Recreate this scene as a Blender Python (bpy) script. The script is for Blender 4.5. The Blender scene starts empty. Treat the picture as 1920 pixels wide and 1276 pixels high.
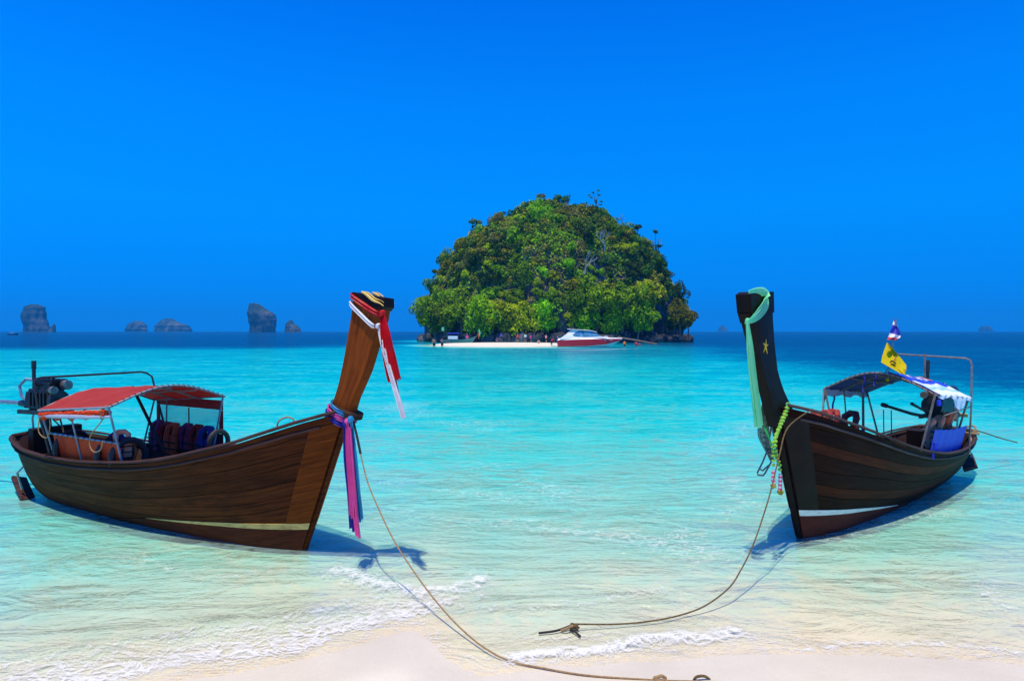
import bpy, math, random
import numpy as np
from mathutils import Vector, Matrix, Euler
random.seed(4); rng = np.random.default_rng(7)
R = math.radians
scene = bpy.context.scene
C = scene.collection

# ------------------------------------------------------------------ camera, sky, sun
H, F = 2.5, 1280.0
HAZE = 0.00027
PITCH = math.atan(18 / F)
cd = bpy.data.cameras.new('camera'); cam = bpy.data.objects.new('camera', cd); C.objects.link(cam)
cd.sensor_width = 36; cd.lens = 24; cd.clip_end = 20000; cd.clip_start = 0.05
cam.location = (0, 0, H); cam.rotation_euler = (R(90) - PITCH, 0, 0)
scene.camera = cam
scene.view_settings.view_transform = 'Standard'; scene.view_settings.look = 'None'
scene.view_settings.exposure = 0; scene.view_settings.gamma = 1

SUN_DIR = Vector((-0.10, -0.21, 1.0)).normalized()          # towards the sun
SUN_EL = math.asin(SUN_DIR.z); SUN_AZ = math.atan2(SUN_DIR.x, SUN_DIR.y)
world = bpy.data.worlds.new('World'); scene.world = world; world.use_nodes = True
nt = world.node_tree; nt.nodes.clear()
def N(t, kind, **kw):
    n = t.nodes.new(kind)
    for k, v in kw.items():
        if k in ('label',): continue
        setattr(n, k, v)
    return n
wo = N(nt, 'ShaderNodeOutputWorld'); bg = N(nt, 'ShaderNodeBackground')
sky = N(nt, 'ShaderNodeTexSky', sky_type='NISHITA', sun_disc=False, sun_elevation=SUN_EL, sun_rotation=SUN_AZ,
        altitude=0, air_density=1.0, dust_density=0.0, ozone_density=4.0)
tc = N(nt, 'ShaderNodeTexCoord'); sep = N(nt, 'ShaderNodeSeparateXYZ')
mp = N(nt, 'ShaderNodeMapping'); mp.inputs['Scale'].default_value = (1, 1, 0.55); mp.inputs['Location'].default_value = (0, 0, 0.42)
nt.links.new(tc.outputs['Generated'], mp.inputs[0]); nt.links.new(mp.outputs[0], sky.inputs[0])
nt.links.new(tc.outputs['Generated'], sep.inputs[0])
ramp = N(nt, 'ShaderNodeValToRGB')
nt.links.new(sep.outputs[2], ramp.inputs[0])
SKYR = [(0.0, (0.0, .215, .80)), (0.06, (0.0, .250, .92)), (0.17, (0.0, .30, 1.05)), (0.30, (0.0, .265, 1.05)), (0.47, (0.0, .175, .92)), (1.0, (0.0, .20, .62))]
while len(ramp.color_ramp.elements) < len(SKYR): ramp.color_ramp.elements.new(0.5)
for e, (p, c) in zip(ramp.color_ramp.elements, SKYR): e.position = p; e.color = (*c, 1)
# the clear-air sky's own colour, deepened to the polarised blue of the photograph
SKY_REF = (1.13, 2.35, 4.9)
dv = N(nt, 'ShaderNodeMix', data_type='RGBA', blend_type='MULTIPLY'); dv.inputs[0].default_value = 1
nt.links.new(sky.outputs[0], dv.inputs[6]); nt.links.new(ramp.outputs[0], dv.inputs[7])
dv2 = N(nt, 'ShaderNodeMix', data_type='RGBA', blend_type='MULTIPLY'); dv2.inputs[0].default_value = 1
nt.links.new(dv.outputs[2], dv2.inputs[6])
dv2.inputs[7].default_value = (1, 4.4, 2.35, 1)
nt.links.new(dv2.outputs[2], bg.inputs[0]); bg.inputs[1].default_value = 0.121
nt.links.new(bg.outputs[0], wo.inputs[0])
sd = bpy.data.lights.new('sun', 'SUN'); sun = bpy.data.objects.new('sun', sd); C.objects.link(sun)
sd.energy = 5.0; sd.angle = R(0.5); sd.color = (1.0, .87, .58)
sun.rotation_euler = SUN_DIR.to_track_quat('Z', 'Y').to_euler()

# ------------------------------------------------------------------ helpers
def ray(px, py):
    x = (px - 960) / F; z = -(py - 638) / F
    c, s = math.cos(-PITCH), math.sin(-PITCH)
    return Vector((x, c - z * s, s + z * c))
def ground(px, py, z=0.0):
    r = ray(px, py); t = (z - H) / r.z
    return Vector((r.x * t, r.y * t, z))
def at(px, py, Y):                                        # point at distance Y that projects there
    r = ray(px, py); t = Y / r.y
    return Vector((r.x * t, Y, H + r.z * t))
WM = {}
def tag(o, label=None, cat=None, group=None, kind=None):
    if label: o['label'] = label
    if cat: o['category'] = cat
    if group: o['group'] = group
    if kind: o['kind'] = kind
    return o
def thing(name, label, cat, loc=(0, 0, 0), rz=0.0, group=None, M=None):
    o = bpy.data.objects.new(name, None); C.objects.link(o); o.empty_display_size = .2
    m = M.copy() if M else Matrix.Translation(Vector(loc)) @ Matrix.Rotation(rz, 4, 'Z')
    o.matrix_world = m; o.location = m.translation; o.rotation_euler = m.to_euler()
    WM[o.name] = m
    return tag(o, label, cat, group)
I4 = Matrix.Identity(4)
def npmat(M): return np.array([list(r) for r in M])
class MB:
    def __init__(s, S=I4): s.v = []; s.f = []; s.uv = []; s.mi = []; s.S = S; s.m = 0
    def add(s, vs, fs, uvs=None):
        k = len(s.v); s.v += [tuple(map(float, p)) for p in vs]
        if uvs is None: uvs = [(p[0], p[2]) for p in vs]
        s.uv += [tuple(map(float, u)) for u in uvs]
        for f in fs: s.f.append(tuple(k + i for i in f)); s.mi.append(s.m)
        return s
    def box(s, c, size, rot=None, taper=1.0, bev=0.12):
        x, y, z = [d / 2 for d in size]; b = min(x, y, z) * bev
        pts = []; 
        # bevelled box: 24 vertices
        fs = []
        for sx in (-1, 1):
            for sy in (-1, 1):
                for sz in (-1, 1):
                    t = taper if sz > 0 else 1
                    pts += [Vector((sx * x * t, sy * (y - b) * t, sz * (z - b))), Vector((sx * (x - b) * t, sy * y * t, sz * (z - b))), Vector((sx * (x - b) * t, sy * (y - b) * t, sz * z))]
        def I(a, b_, c_, k): return ((a > 0) * 4 + (b_ > 0) * 2 + (c_ > 0)) * 3 + k
        for a in (-1, 1):
            q = [I(a, -1, -1, 0), I(a, 1, -1, 0), I(a, 1, 1, 0), I(a, -1, 1, 0)]; fs.append(q if a > 0 else q[::-1])
            q = [I(-1, a, -1, 1), I(-1, a, 1, 1), I(1, a, 1, 1), I(1, a, -1, 1)]; fs.append(q if a > 0 else q[::-1])
            q = [I(-1, -1, a, 2), I(1, -1, a, 2), I(1, 1, a, 2), I(-1, 1, a, 2)]; fs.append(q if a > 0 else q[::-1])
        for a in (-1, 1):
            for b2 in (-1, 1):
                q = [I(a, b2, -1, 0), I(a, b2, 1, 0), I(a, b2, 1, 1), I(a, b2, -1, 1)]; fs.append(q[::-1] if a * b2 > 0 else q)
                q = [I(a, -1, b2, 0), I(a, 1, b2, 0), I(a, 1, b2, 2), I(a, -1, b2, 2)]; fs.append(q if a * b2 > 0 else q[::-1])
                q = [I(-1, a, b2, 1), I(1, a, b2, 1), I(1, a, b2, 2), I(-1, a, b2, 2)]; fs.append(q[::-1] if a * b2 > 0 else q)
        for a in (-1, 1):
            for b2 in (-1, 1):
                for c2 in (-1, 1):
                    q = [I(a, b2, c2, k) for k in range(3)]; fs.append(q if a * b2 * c2 > 0 else q[::-1])
        Rm = rot.to_matrix() if isinstance(rot, Euler) else (rot if rot else Matrix.Identity(3))
        c = Vector(c)
        return s.add([Rm @ p + c for p in pts], fs)
    def tube(s, path, r, n=8, closed=False, flat=1.0, up=None):
        P = [Vector(p) for p in path]; m = len(P)
        rs = r if isinstance(r, (list, tuple)) else [r] * m
        vs = []; uv = []; L = 0; prev = None
        for i in range(m):
            a = P[(i - 1) % m] if (closed or i > 0) else P[0]; b = P[(i + 1) % m] if (closed or i < m - 1) else P[-1]
            d = (b - a); d = d.normalized() if d.length > 1e-9 else Vector((0, 0, 1))
            u0 = prev if prev is not None else (Vector(up) if up else (Vector((0, 0, 1)) if abs(d.z) < .9 else Vector((1, 0, 0))))
            u = (u0 - d * u0.dot(d)); u = u.normalized() if u.length > 1e-6 else d.orthogonal().normalized()
            w = d.cross(u); prev = u
            if i: L += (P[i] - P[i - 1]).length
            for k in range(n):
                t = 2 * math.pi * k / n
                vs.append(P[i] + (u * math.cos(t) * flat + w * math.sin(t)) * rs[i]); uv.append((L, k / n * 2 * math.pi * rs[i]))
        fs = []
        for i in range(m if closed else m - 1):
            j = (i + 1) % m
            for k in range(n):
                k2 = (k + 1) % n; fs.append((i * n + k, j * n + k, j * n + k2, i * n + k2)[::-1])
        if not closed: fs.append(tuple(range(n))); fs.append(tuple((m - 1) * n + k for k in range(n))[::-1])
        return s.add(vs, fs, uv)
    def grid(s, P, uv=None, closed_v=False):
        m = len(P); n = len(P[0]); vs = [p for row in P for p in row]
        if uv is None:
            uv = []
            for i, row in enumerate(P):
                for j, p in enumerate(row): uv.append((i / max(1, m - 1), j / max(1, n - 1)))
        fs = []
        for i in range(m - 1):
            for j in range(n if closed_v else n - 1):
                j2 = (j + 1) % n
                fs.append((i * n + j, (i + 1) * n + j, (i + 1) * n + j2, i * n + j2))
        return s.add(vs, fs, uv)
    def slab(s, P, nrm, th, uv=None):                      # grid with thickness: P rows of points, nrm same shape of unit vectors
        m = len(P); n = len(P[0])
        A = [[Vector(p) for p in row] for row in P]
        B = [[A[i][j] - Vector(nrm[i][j]) * th for j in range(n)] for i in range(m)]
        s.grid(A, uv); s.grid([row[::-1] for row in B], [u for i in range(m) for u in (uv[i * n:(i + 1) * n][::-1])] if uv else None)
        def strip(a, b): s.grid([a, b], [(k / len(a), 0) for k in range(len(a))] * 2 if not uv else [(0, 0)] * (2 * len(a)))
        strip(A[0], B[0]); strip(B[-1], A[-1])
        strip([r[0] for r in B], [r[0] for r in A]); strip([r[-1] for r in A], [r[-1] for r in B])
        return s
    def prism(s, poly, y0, y1, axis='y'):                  # polygon in x,z extruded along y
        n = len(poly)
        vs = [(p[0], y0, p[1]) for p in poly] + [(p[0], y1, p[1]) for p in poly]
        fs = [tuple(range(n)), tuple(range(2 * n - 1, n - 1, -1))] + [((i + 1) % n, i, n + i, n + (i + 1) % n) for i in range(n)]
        return s.add(vs, fs)
    def ball(s, c, r, n=8, m=6, sq=(1, 1, 1), noise=0):
        P = []
        for i in range(m + 1):
            a = math.pi * i / m; row = []
            for j in range(n):
                b = 2 * math.pi * j / n; k = 1 + noise * random.uniform(-1, 1)
                row.append((c[0] + r * sq[0] * k * math.sin(a) * math.cos(b), c[1] + r * sq[1] * k * math.sin(a) * math.sin(b), c[2] + r * sq[2] * k * math.cos(a)))
            P.append(row)
        return s.grid(P, closed_v=True)
    def build(s, name, mat, parent=None, base=None, smooth=True, sharp=35):
        me = bpy.data.meshes.new(name)
        V = np.array(s.v); V = np.c_[V, np.ones(len(V))] @ npmat(s.S).T
        if parent: M = WM[parent.name]
        else:
            b = s.S @ Vector(base) if base is not None else Vector((V[:, 0].mean(), V[:, 1].mean(), V[:, 2].min()))
            M = Matrix.Translation(b)
        if parent and not parent.type == 'EMPTY': pass
        V = (V @ npmat(M.inverted()).T)[:, :3]
        me.from_pydata(V.tolist(), [], s.f)
        uvl = me.uv_layers.new(name='UVMap')
        li = np.empty(len(me.loops), dtype=np.int32); me.loops.foreach_get('vertex_index', li)
        uvl.data.foreach_set('uv', np.array(s.uv)[li].ravel())
        mats = mat if isinstance(mat, (list, tuple)) else [mat]
        for mm in mats: me.materials.append(mm)
        if len(mats) > 1: me.polygons.foreach_set('material_index', s.mi)
        if smooth:
            me.polygons.foreach_set('use_smooth', [True] * len(me.polygons))
            me.set_sharp_from_angle(angle=R(sharp))
        me.validate()
        o = bpy.data.objects.new(name, me); C.objects.link(o)
        if parent: o.parent = parent; WM[o.name] = M.copy()
        else: o.location = M.translation; WM[o.name] = M
        return o
def child_space(o): return WM[o.name]

# numpy value noise / fbm
def vnoise(x, y, seed=0):
    xi = np.floor(x).astype(np.int64); yi = np.floor(y).astype(np.int64); xf = x - xi; yf = y - yi
    def h(a, b):
        n = (a * 374761393 + b * 668265263 + seed * 1442695041) & 0x7fffffff
        n = ((n ^ (n >> 13)) * 1274126177) & 0x7fffffff
        n = (n ^ (n >> 16)) & 0xffff
        return n / 65535.0
    u = xf * xf * (3 - 2 * xf); v = yf * yf * (3 - 2 * yf)
    return (h(xi, yi) * (1 - u) + h(xi + 1, yi) * u) * (1 - v) + (h(xi, yi + 1) * (1 - u) + h(xi + 1, yi + 1) * u) * v
def fbm(x, y, o=4, seed=0):
    t = 0; a = 1; n = 0
    for k in range(o): t = t + a * vnoise(x * 2 ** k + 13.7 * k, y * 2 ** k - 7.1 * k, seed + k); n += a; a *= .5
    return t / n
def sstep(a, b, x): t = np.clip((x - a) / (b - a), 0, 1); return t * t * (3 - 2 * t)

# ------------------------------------------------------------------ materials
def newmat(name):
    m = bpy.data.materials.new(name); m.use_nodes = True
    return m, m.node_tree, m.node_tree.nodes['Principled BSDF']
def mat(name, col, rough=.6, col2=None, scale=6, stretch=(1, 1, 1), bump=.0, bscale=None, metal=0, coord='Object', spec=.4, detail=6, contrast=(.3, .7), trans=0, col3=None, bdist=.02):
    m, t, b = newmat(name)
    b.inputs['Roughness'].default_value = rough; b.inputs['Metallic'].default_value = metal
    b.inputs['Specular IOR Level'].default_value = spec
    tcn = N(t, 'ShaderNodeTexCoord'); mpn = N(t, 'ShaderNodeMapping'); mpn.inputs['Scale'].default_value = stretch
    t.links.new(tcn.outputs[coord], mpn.inputs[0])
    if col2 is not None:
        n = N(t, 'ShaderNodeTexNoise'); n.inputs['Scale'].default_value = scale; n.inputs['Detail'].default_value = detail; n.inputs['Roughness'].default_value = .62
        t.links.new(mpn.outputs[0], n.inputs[0])
        r = N(t, 'ShaderNodeValToRGB'); r.color_ramp.elements[0].position = contrast[0]; r.color_ramp.elements[1].position = contrast[1]
        r.color_ramp.elements[0].color = (*col, 1); r.color_ramp.elements[1].color = (*col2, 1)
        if col3 is not None: e = r.color_ramp.elements.new(.5 * (contrast[0] + contrast[1])); e.color = (*col3, 1)
        t.links.new(n.outputs[0], r.inputs[0]); t.links.new(r.outputs[0], b.inputs['Base Color'])
    else: b.inputs['Base Color'].default_value = (*col, 1)
    if bump:
        n2 = N(t, 'ShaderNodeTexNoise'); n2.inputs['Scale'].default_value = bscale or scale * 3; n2.inputs['Detail'].default_value = 5
        t.links.new(mpn.outputs[0], n2.inputs[0])
        bp = N(t, 'ShaderNodeBump'); bp.inputs['Strength'].default_value = bump; bp.inputs['Distance'].default_value = bdist
        t.links.new(n2.outputs[0], bp.inputs['Height']); t.links.new(bp.outputs[0], b.inputs['Normal'])
    if trans:
        out = t.nodes['Material Output']; tr = N(t, 'ShaderNodeBsdfTranslucent'); mx = N(t, 'ShaderNodeMixShader'); mx.inputs[0].default_value = trans
        if col2 is not None: t.links.new(r.outputs[0], tr.inputs[0])
        else: tr.inputs[0].default_value = (*col, 1)
        t.links.new(b.outputs[0], mx.inputs[1]); t.links.new(tr.outputs[0], mx.inputs[2]); t.links.new(mx.outputs[0], out.inputs[0])
    return m
def wood(name, a, b_, c=None, rough=.6, spec=.07, grain=1.0, stain=(.02, .012, .008)):
    # long grain along U with darker stains and worn streaks
    m, t, b = newmat(name)
    b.inputs['Roughness'].default_value = rough; b.inputs['Specular IOR Level'].default_value = spec
    u = N(t, 'ShaderNodeUVMap'); mp1 = N(t, 'ShaderNodeMapping'); mp1.inputs['Scale'].default_value = (1.2, 30 * grain, 1)
    oi = N(t, 'ShaderNodeObjectInfo'); mo = N(t, 'ShaderNodeMath', operation='MULTIPLY'); mo.inputs[1].default_value = 37
    t.links.new(oi.outputs['Random'], mo.inputs[0])
    cmb = N(t, 'ShaderNodeCombineXYZ'); t.links.new(mo.outputs[0], cmb.inputs[0]); t.links.new(mo.outputs[0], cmb.inputs[2])
    t.links.new(u.outputs[0], mp1.inputs[0]); t.links.new(cmb.outputs[0], mp1.inputs['Location'])
    n = N(t, 'ShaderNodeTexNoise'); n.inputs['Scale'].default_value = 1.6; n.inputs['Detail'].default_value = 8; n.inputs['Roughness'].default_value = .65; n.inputs['Distortion'].default_value = .6
    t.links.new(mp1.outputs[0], n.inputs[0])
    r = N(t, 'ShaderNodeValToRGB'); r.color_ramp.elements[0].position = .3; r.color_ramp.elements[1].position = .72
    r.color_ramp.elements[0].color = (*a, 1); r.color_ramp.elements[1].color = (*b_, 1)
    if c: e = r.color_ramp.elements.new(.5); e.color = (*c, 1)
    t.links.new(n.outputs[0], r.inputs[0])
    mp2 = N(t, 'ShaderNodeMapping'); mp2.inputs['Scale'].default_value = (1.0, 4.0, 1); t.links.new(u.outputs[0], mp2.inputs[0]); t.links.new(cmb.outputs[0], mp2.inputs['Location'])
    n2 = N(t, 'ShaderNodeTexNoise'); n2.inputs['Scale'].default_value = 2.2; n2.inputs['Detail'].default_value = 6; n2.inputs['Roughness'].default_value = .7
    t.links.new(mp2.outputs[0], n2.inputs[0])
    r2 = N(t, 'ShaderNodeValToRGB'); r2.color_ramp.elements[0].position = .52; r2.color_ramp.elements[1].position = .74
    r2.color_ramp.elements[0].color = (0, 0, 0, 1); r2.color_ramp.elements[1].color = (.85, .85, .85, 1)
    t.links.new(n2.outputs[0], r2.inputs[0])
    mx = N(t, 'ShaderNodeMix', data_type='RGBA'); mx.inputs[7].default_value = (*stain, 1)
    t.links.new(r2.outputs[0], mx.inputs[0]); t.links.new(r.outputs[0], mx.inputs[6])
    # per-plank tone
    hv = N(t, 'ShaderNodeHueSaturation'); mr = N(t, 'ShaderNodeMapRange'); mr.inputs[3].default_value = .75; mr.inputs[4].default_value = 1.25
    t.links.new(oi.outputs['Random'], mr.inputs[0]); t.links.new(mr.outputs[0], hv.inputs['Value']); t.links.new(mx.outputs[2], hv.inputs['Color'])
    t.links.new(hv.outputs[0], b.inputs['Base Color'])
    bp = N(t, 'ShaderNodeBump'); bp.inputs['Strength'].default_value = .5; bp.inputs['Distance'].default_value = .006
    t.links.new(n.outputs[0], bp.inputs['Height']); t.links.new(bp.outputs[0], b.inputs['Normal'])
    rr = N(t, 'ShaderNodeMapRange'); rr.inputs[3].default_value = rough - .12; rr.inputs[4].default_value = rough + .2
    t.links.new(n2.outputs[0], rr.inputs[0]); t.links.new(rr.outputs[0], b.inputs['Roughness'])
    return m
M = {}
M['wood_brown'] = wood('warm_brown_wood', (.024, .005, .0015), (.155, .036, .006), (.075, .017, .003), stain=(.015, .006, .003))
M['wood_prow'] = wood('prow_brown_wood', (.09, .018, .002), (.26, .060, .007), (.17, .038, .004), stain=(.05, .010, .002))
M['wood_dark'] = wood('dark_tarred_wood', (.010, .002, .001), (.045, .009, .002), (.022, .0045, .0015), stain=(.004, .002, .002))
M['wood_red'] = wood('reddish_worn_wood', (.03, .006, .002), (.10, .021, .005), (.055, .011, .003))
M['bottom_paint'] = wood('red_brown_bottom_paint', (.045, .009, .004), (.11, .022, .008), stain=(.018, .006, .004))
M['bottom_dark'] = wood('dark_red_bottom_paint', (.06, .012, .010), (.13, .026, .02), stain=(.025, .012, .01))
M['rail'] = wood('weathered_rail_wood', (.03, .015, .016), (.11, .06, .055), (.06, .03, .03))
M['rail_grey'] = wood('greyish_worn_rail_wood', (.035, .025, .028), (.17, .13, .13), (.08, .055, .055))
M['inside'] = wood('dark_inner_wood', (.02, .012, .012), (.075, .04, .03))
M['black_paint'] = mat('black_paint', (.006, .004, .004), .5, (.016, .009, .008), 5, bump=.2, spec=.12)
M['cream'] = mat('cream_paint', (.62, .42, .13), .6, (.26, .14, .04), 9, (1, 1, 4), contrast=(.45, .75))
M['white_paint'] = mat('chalky_white_paint', (.72, .74, .66), .6, (.4, .4, .3), 9, (1, 1, 3), contrast=(.5, .8))
M['gold'] = mat('gold_paint', (.75, .50, .12), .45)
M['yellow_paint'] = mat('yellow_paint', (.75, .52, .03), .5)
M['tarp_red'] = mat('red_canopy_cloth', (.46, .028, .022), .75, (.56, .06, .045), 3, bump=.35, bscale=9, trans=.4)
M['tarp_orange'] = mat('orange_tarpaulin', (.95, .10, .01), .65, (.75, .055, .01), 4, bump=.3, bscale=7, contrast=(.45, .7), trans=.5)
M['tarp_blue'] = mat('blue_canopy_cloth', (.012, .03, .55), .6, (.02, .06, .75), 3, bump=.3, bscale=8, trans=.15)
M['tarp_print'] = mat('white_printed_banner', (.75, .80, .85), .6, (.55, .68, .80), 4, bump=.3, bscale=8, trans=.2)
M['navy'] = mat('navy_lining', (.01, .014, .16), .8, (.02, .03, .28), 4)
M['red_cloth'] = mat('red_silk', (.62, .0, .008), .5, (.42, .0, .01), 12, bump=.2, trans=.2)
M['white_cloth'] = mat('white_silk', (.80, .80, .84), .55, (.66, .67, .76), 12, bump=.2, trans=.2)
M['pink_cloth'] = mat('pink_silk', (.80, .10, .42), .5, (.70, .07, .33), 12, bump=.2, trans=.25)
M['navy_cloth'] = mat('deep_blue_silk', (.015, .02, .36), .5, (.01, .012, .22), 12, bump=.2, trans=.15)
M['sky_cloth'] = mat('sky_blue_silk', (.02, .30, .62), .5, (.015, .22, .48), 12, bump=.2, trans=.2)
M['mint_cloth'] = mat('mint_green_silk', (.26, .92, .55), .5, (.45, .96, .70), 10, bump=.25, trans=.55)
M['steel'] = mat('weathered_steel', (.35, .34, .33), .4, (.16, .12, .09), 14, metal=.7)
M['steel_dark'] = mat('dark_steel', (.06, .065, .075), .42, (.03, .03, .035), 12, metal=.6)
M['galv'] = mat('galvanised_pipe', (.42, .45, .5), .38, (.25, .27, .3), 10, metal=.8)
M['engine'] = mat('oily_black_engine', (.012, .013, .016), .35, (.035, .035, .04), 12, metal=.5, bump=.3)
M['rubber'] = mat('black_rubber', (.015, .015, .018), .6, (.03, .03, .033), 20, bump=.3)
M['rope'] = mat('tan_rope', (.42, .27, .13), .85, (.25, .15, .07), 30, bump=.8, bscale=90)
M['rope_brown'] = mat('brown_wet_rope', (.20, .13, .05), .8, (.09, .055, .025), 30, bump=.8, bscale=90)
M['rope_black'] = mat('black_rope', (.02, .02, .02), .8)
M['jacket_orange'] = mat('orange_life_jacket_cloth', (.80, .13, .02), .65, (.6, .07, .02), 8)
M['jacket_red'] = mat('dark_red_life_jacket_cloth', (.34, .03, .02), .7, (.22, .02, .02), 8)
M['jacket_purple'] = mat('purple_life_jacket_cloth', (.16, .02, .10), .7, (.26, .04, .12), 8)
M['jacket_blue'] = mat('blue_life_jacket_cloth', (.02, .05, .30), .7, (.02, .03, .18), 8)
M['peach'] = mat('faded_peach_cloth', (.85, .38, .22), .7, (.7, .2, .1), 10)
M['yellow_flag'] = mat('yellow_flag_cloth', (.85, .72, .0), .6, (.82, .68, .0), 5, trans=.55)
M['flag_red'] = mat('flag_red_cloth', (.55, .03, .06), .6, trans=.2)
M['flag_white'] = mat('flag_white_cloth', (.78, .78, .82), .6, trans=.2)
M['flag_blue'] = mat('flag_blue_cloth', (.02, .03, .45), .6, trans=.2)
M['garland_green'] = mat('green_garland_blossoms', (.30, .62, .06), .6, (.18, .45, .04), 30, bump=.6)
M['garland_pink'] = mat('pink_garland_thread', (.75, .06, .22), .6)
M['olive_tip'] = mat('dried_yellow_flower', (.45, .40, .03), .8, (.15, .11, .02), 40)
M['net'] = mat('faded_green_fishing_cloth', (.05, .16, .12), .8, (.30, .45, .40), 30, bump=.8, contrast=(.42, .6))

# clear plastic
def plastic(name, col, a=.35):
    m, t, b = newmat(name); b.inputs['Base Color'].default_value = (*col, 1); b.inputs['Roughness'].default_value = .12
    tr = N(t, 'ShaderNodeBsdfTransparent'); tr.inputs[0].default_value = (.85, .97, .97, 1); mx = N(t, 'ShaderNodeMixShader'); mx.inputs[0].default_value = a
    t.links.new(tr.outputs[0], mx.inputs[1]); t.links.new(b.outputs[0], mx.inputs[2]); t.links.new(mx.outputs[0], t.nodes['Material Output'].inputs[0])
    return m
M['clear'] = plastic('clear_plastic_sheet', (.35, .6, .62), .35)

# sand
def sand_material():
    m, t, b = newmat('beach_sand')
    g = N(t, 'ShaderNodeNewGeometry')
    at_ = N(t, 'ShaderNodeAttribute'); at_.attribute_name = 'wet'
    n = N(t, 'ShaderNodeTexNoise'); n.inputs['Scale'].default_value = 1.3; n.inputs['Detail'].default_value = 7
    t.links.new(g.outputs['Position'], n.inputs[0])
    r = N(t, 'ShaderNodeValToRGB'); r.color_ramp.elements[0].position = .3; r.color_ramp.elements[1].position = .7
    r.color_ramp.elements[0].color = (.655, .605, .525, 1); r.color_ramp.elements[1].color = (.74, .69, .60, 1)
    t.links.new(n.outputs[0], r.inputs[0])
    n2 = N(t, 'ShaderNodeTexNoise'); n2.inputs['Scale'].default_value = 160; n2.inputs['Detail'].default_value = 2
    t.links.new(g.outputs['Position'], n2.inputs[0])
    gr = N(t, 'ShaderNodeMapRange'); gr.inputs[1].default_value = .3; gr.inputs[2].default_value = .7; gr.inputs[3].default_value = .88; gr.inputs[4].default_value = 1.1
    t.links.new(n2.outputs[0], gr.inputs[0])
    hv = N(t, 'ShaderNodeHueSaturation'); t.links.new(r.outputs[0], hv.inputs['Color']); t.links.new(gr.outputs[0], hv.inputs['Value'])
    wet = N(t, 'ShaderNodeMix', data_type='RGBA', blend_type='MULTIPLY'); t.links.new(at_.outputs['Fac'], wet.inputs[0])
    t.links.new(hv.outputs[0], wet.inputs[6]); wet.inputs[7].default_value = (.90, .87, .85, 1)
    t.links.new(wet.outputs[2], b.inputs['Base Color'])
    ro = N(t, 'ShaderNodeMapRange'); ro.inputs[3].default_value = .85; ro.inputs[4].default_value = .45; t.links.new(at_.outputs['Fac'], ro.inputs[0]); t.links.new(ro.outputs[0], b.inputs['Roughness'])
    b.inputs['Specular IOR Level'].default_value = .25
    n3 = N(t, 'ShaderNodeTexNoise'); n3.inputs['Scale'].default_value = 14; n3.inputs['Detail'].default_value = 8; t.links.new(g.outputs['Position'], n3.inputs[0])
    bp = N(t, 'ShaderNodeBump'); bp.inputs['Strength'].default_value = .35; bp.inputs['Distance'].default_value = .01
    t.links.new(n3.outputs[0], bp.inputs['Height']); t.links.new(bp.outputs[0], b.inputs['Normal'])
    return m
M['sand'] = sand_material()

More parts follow.
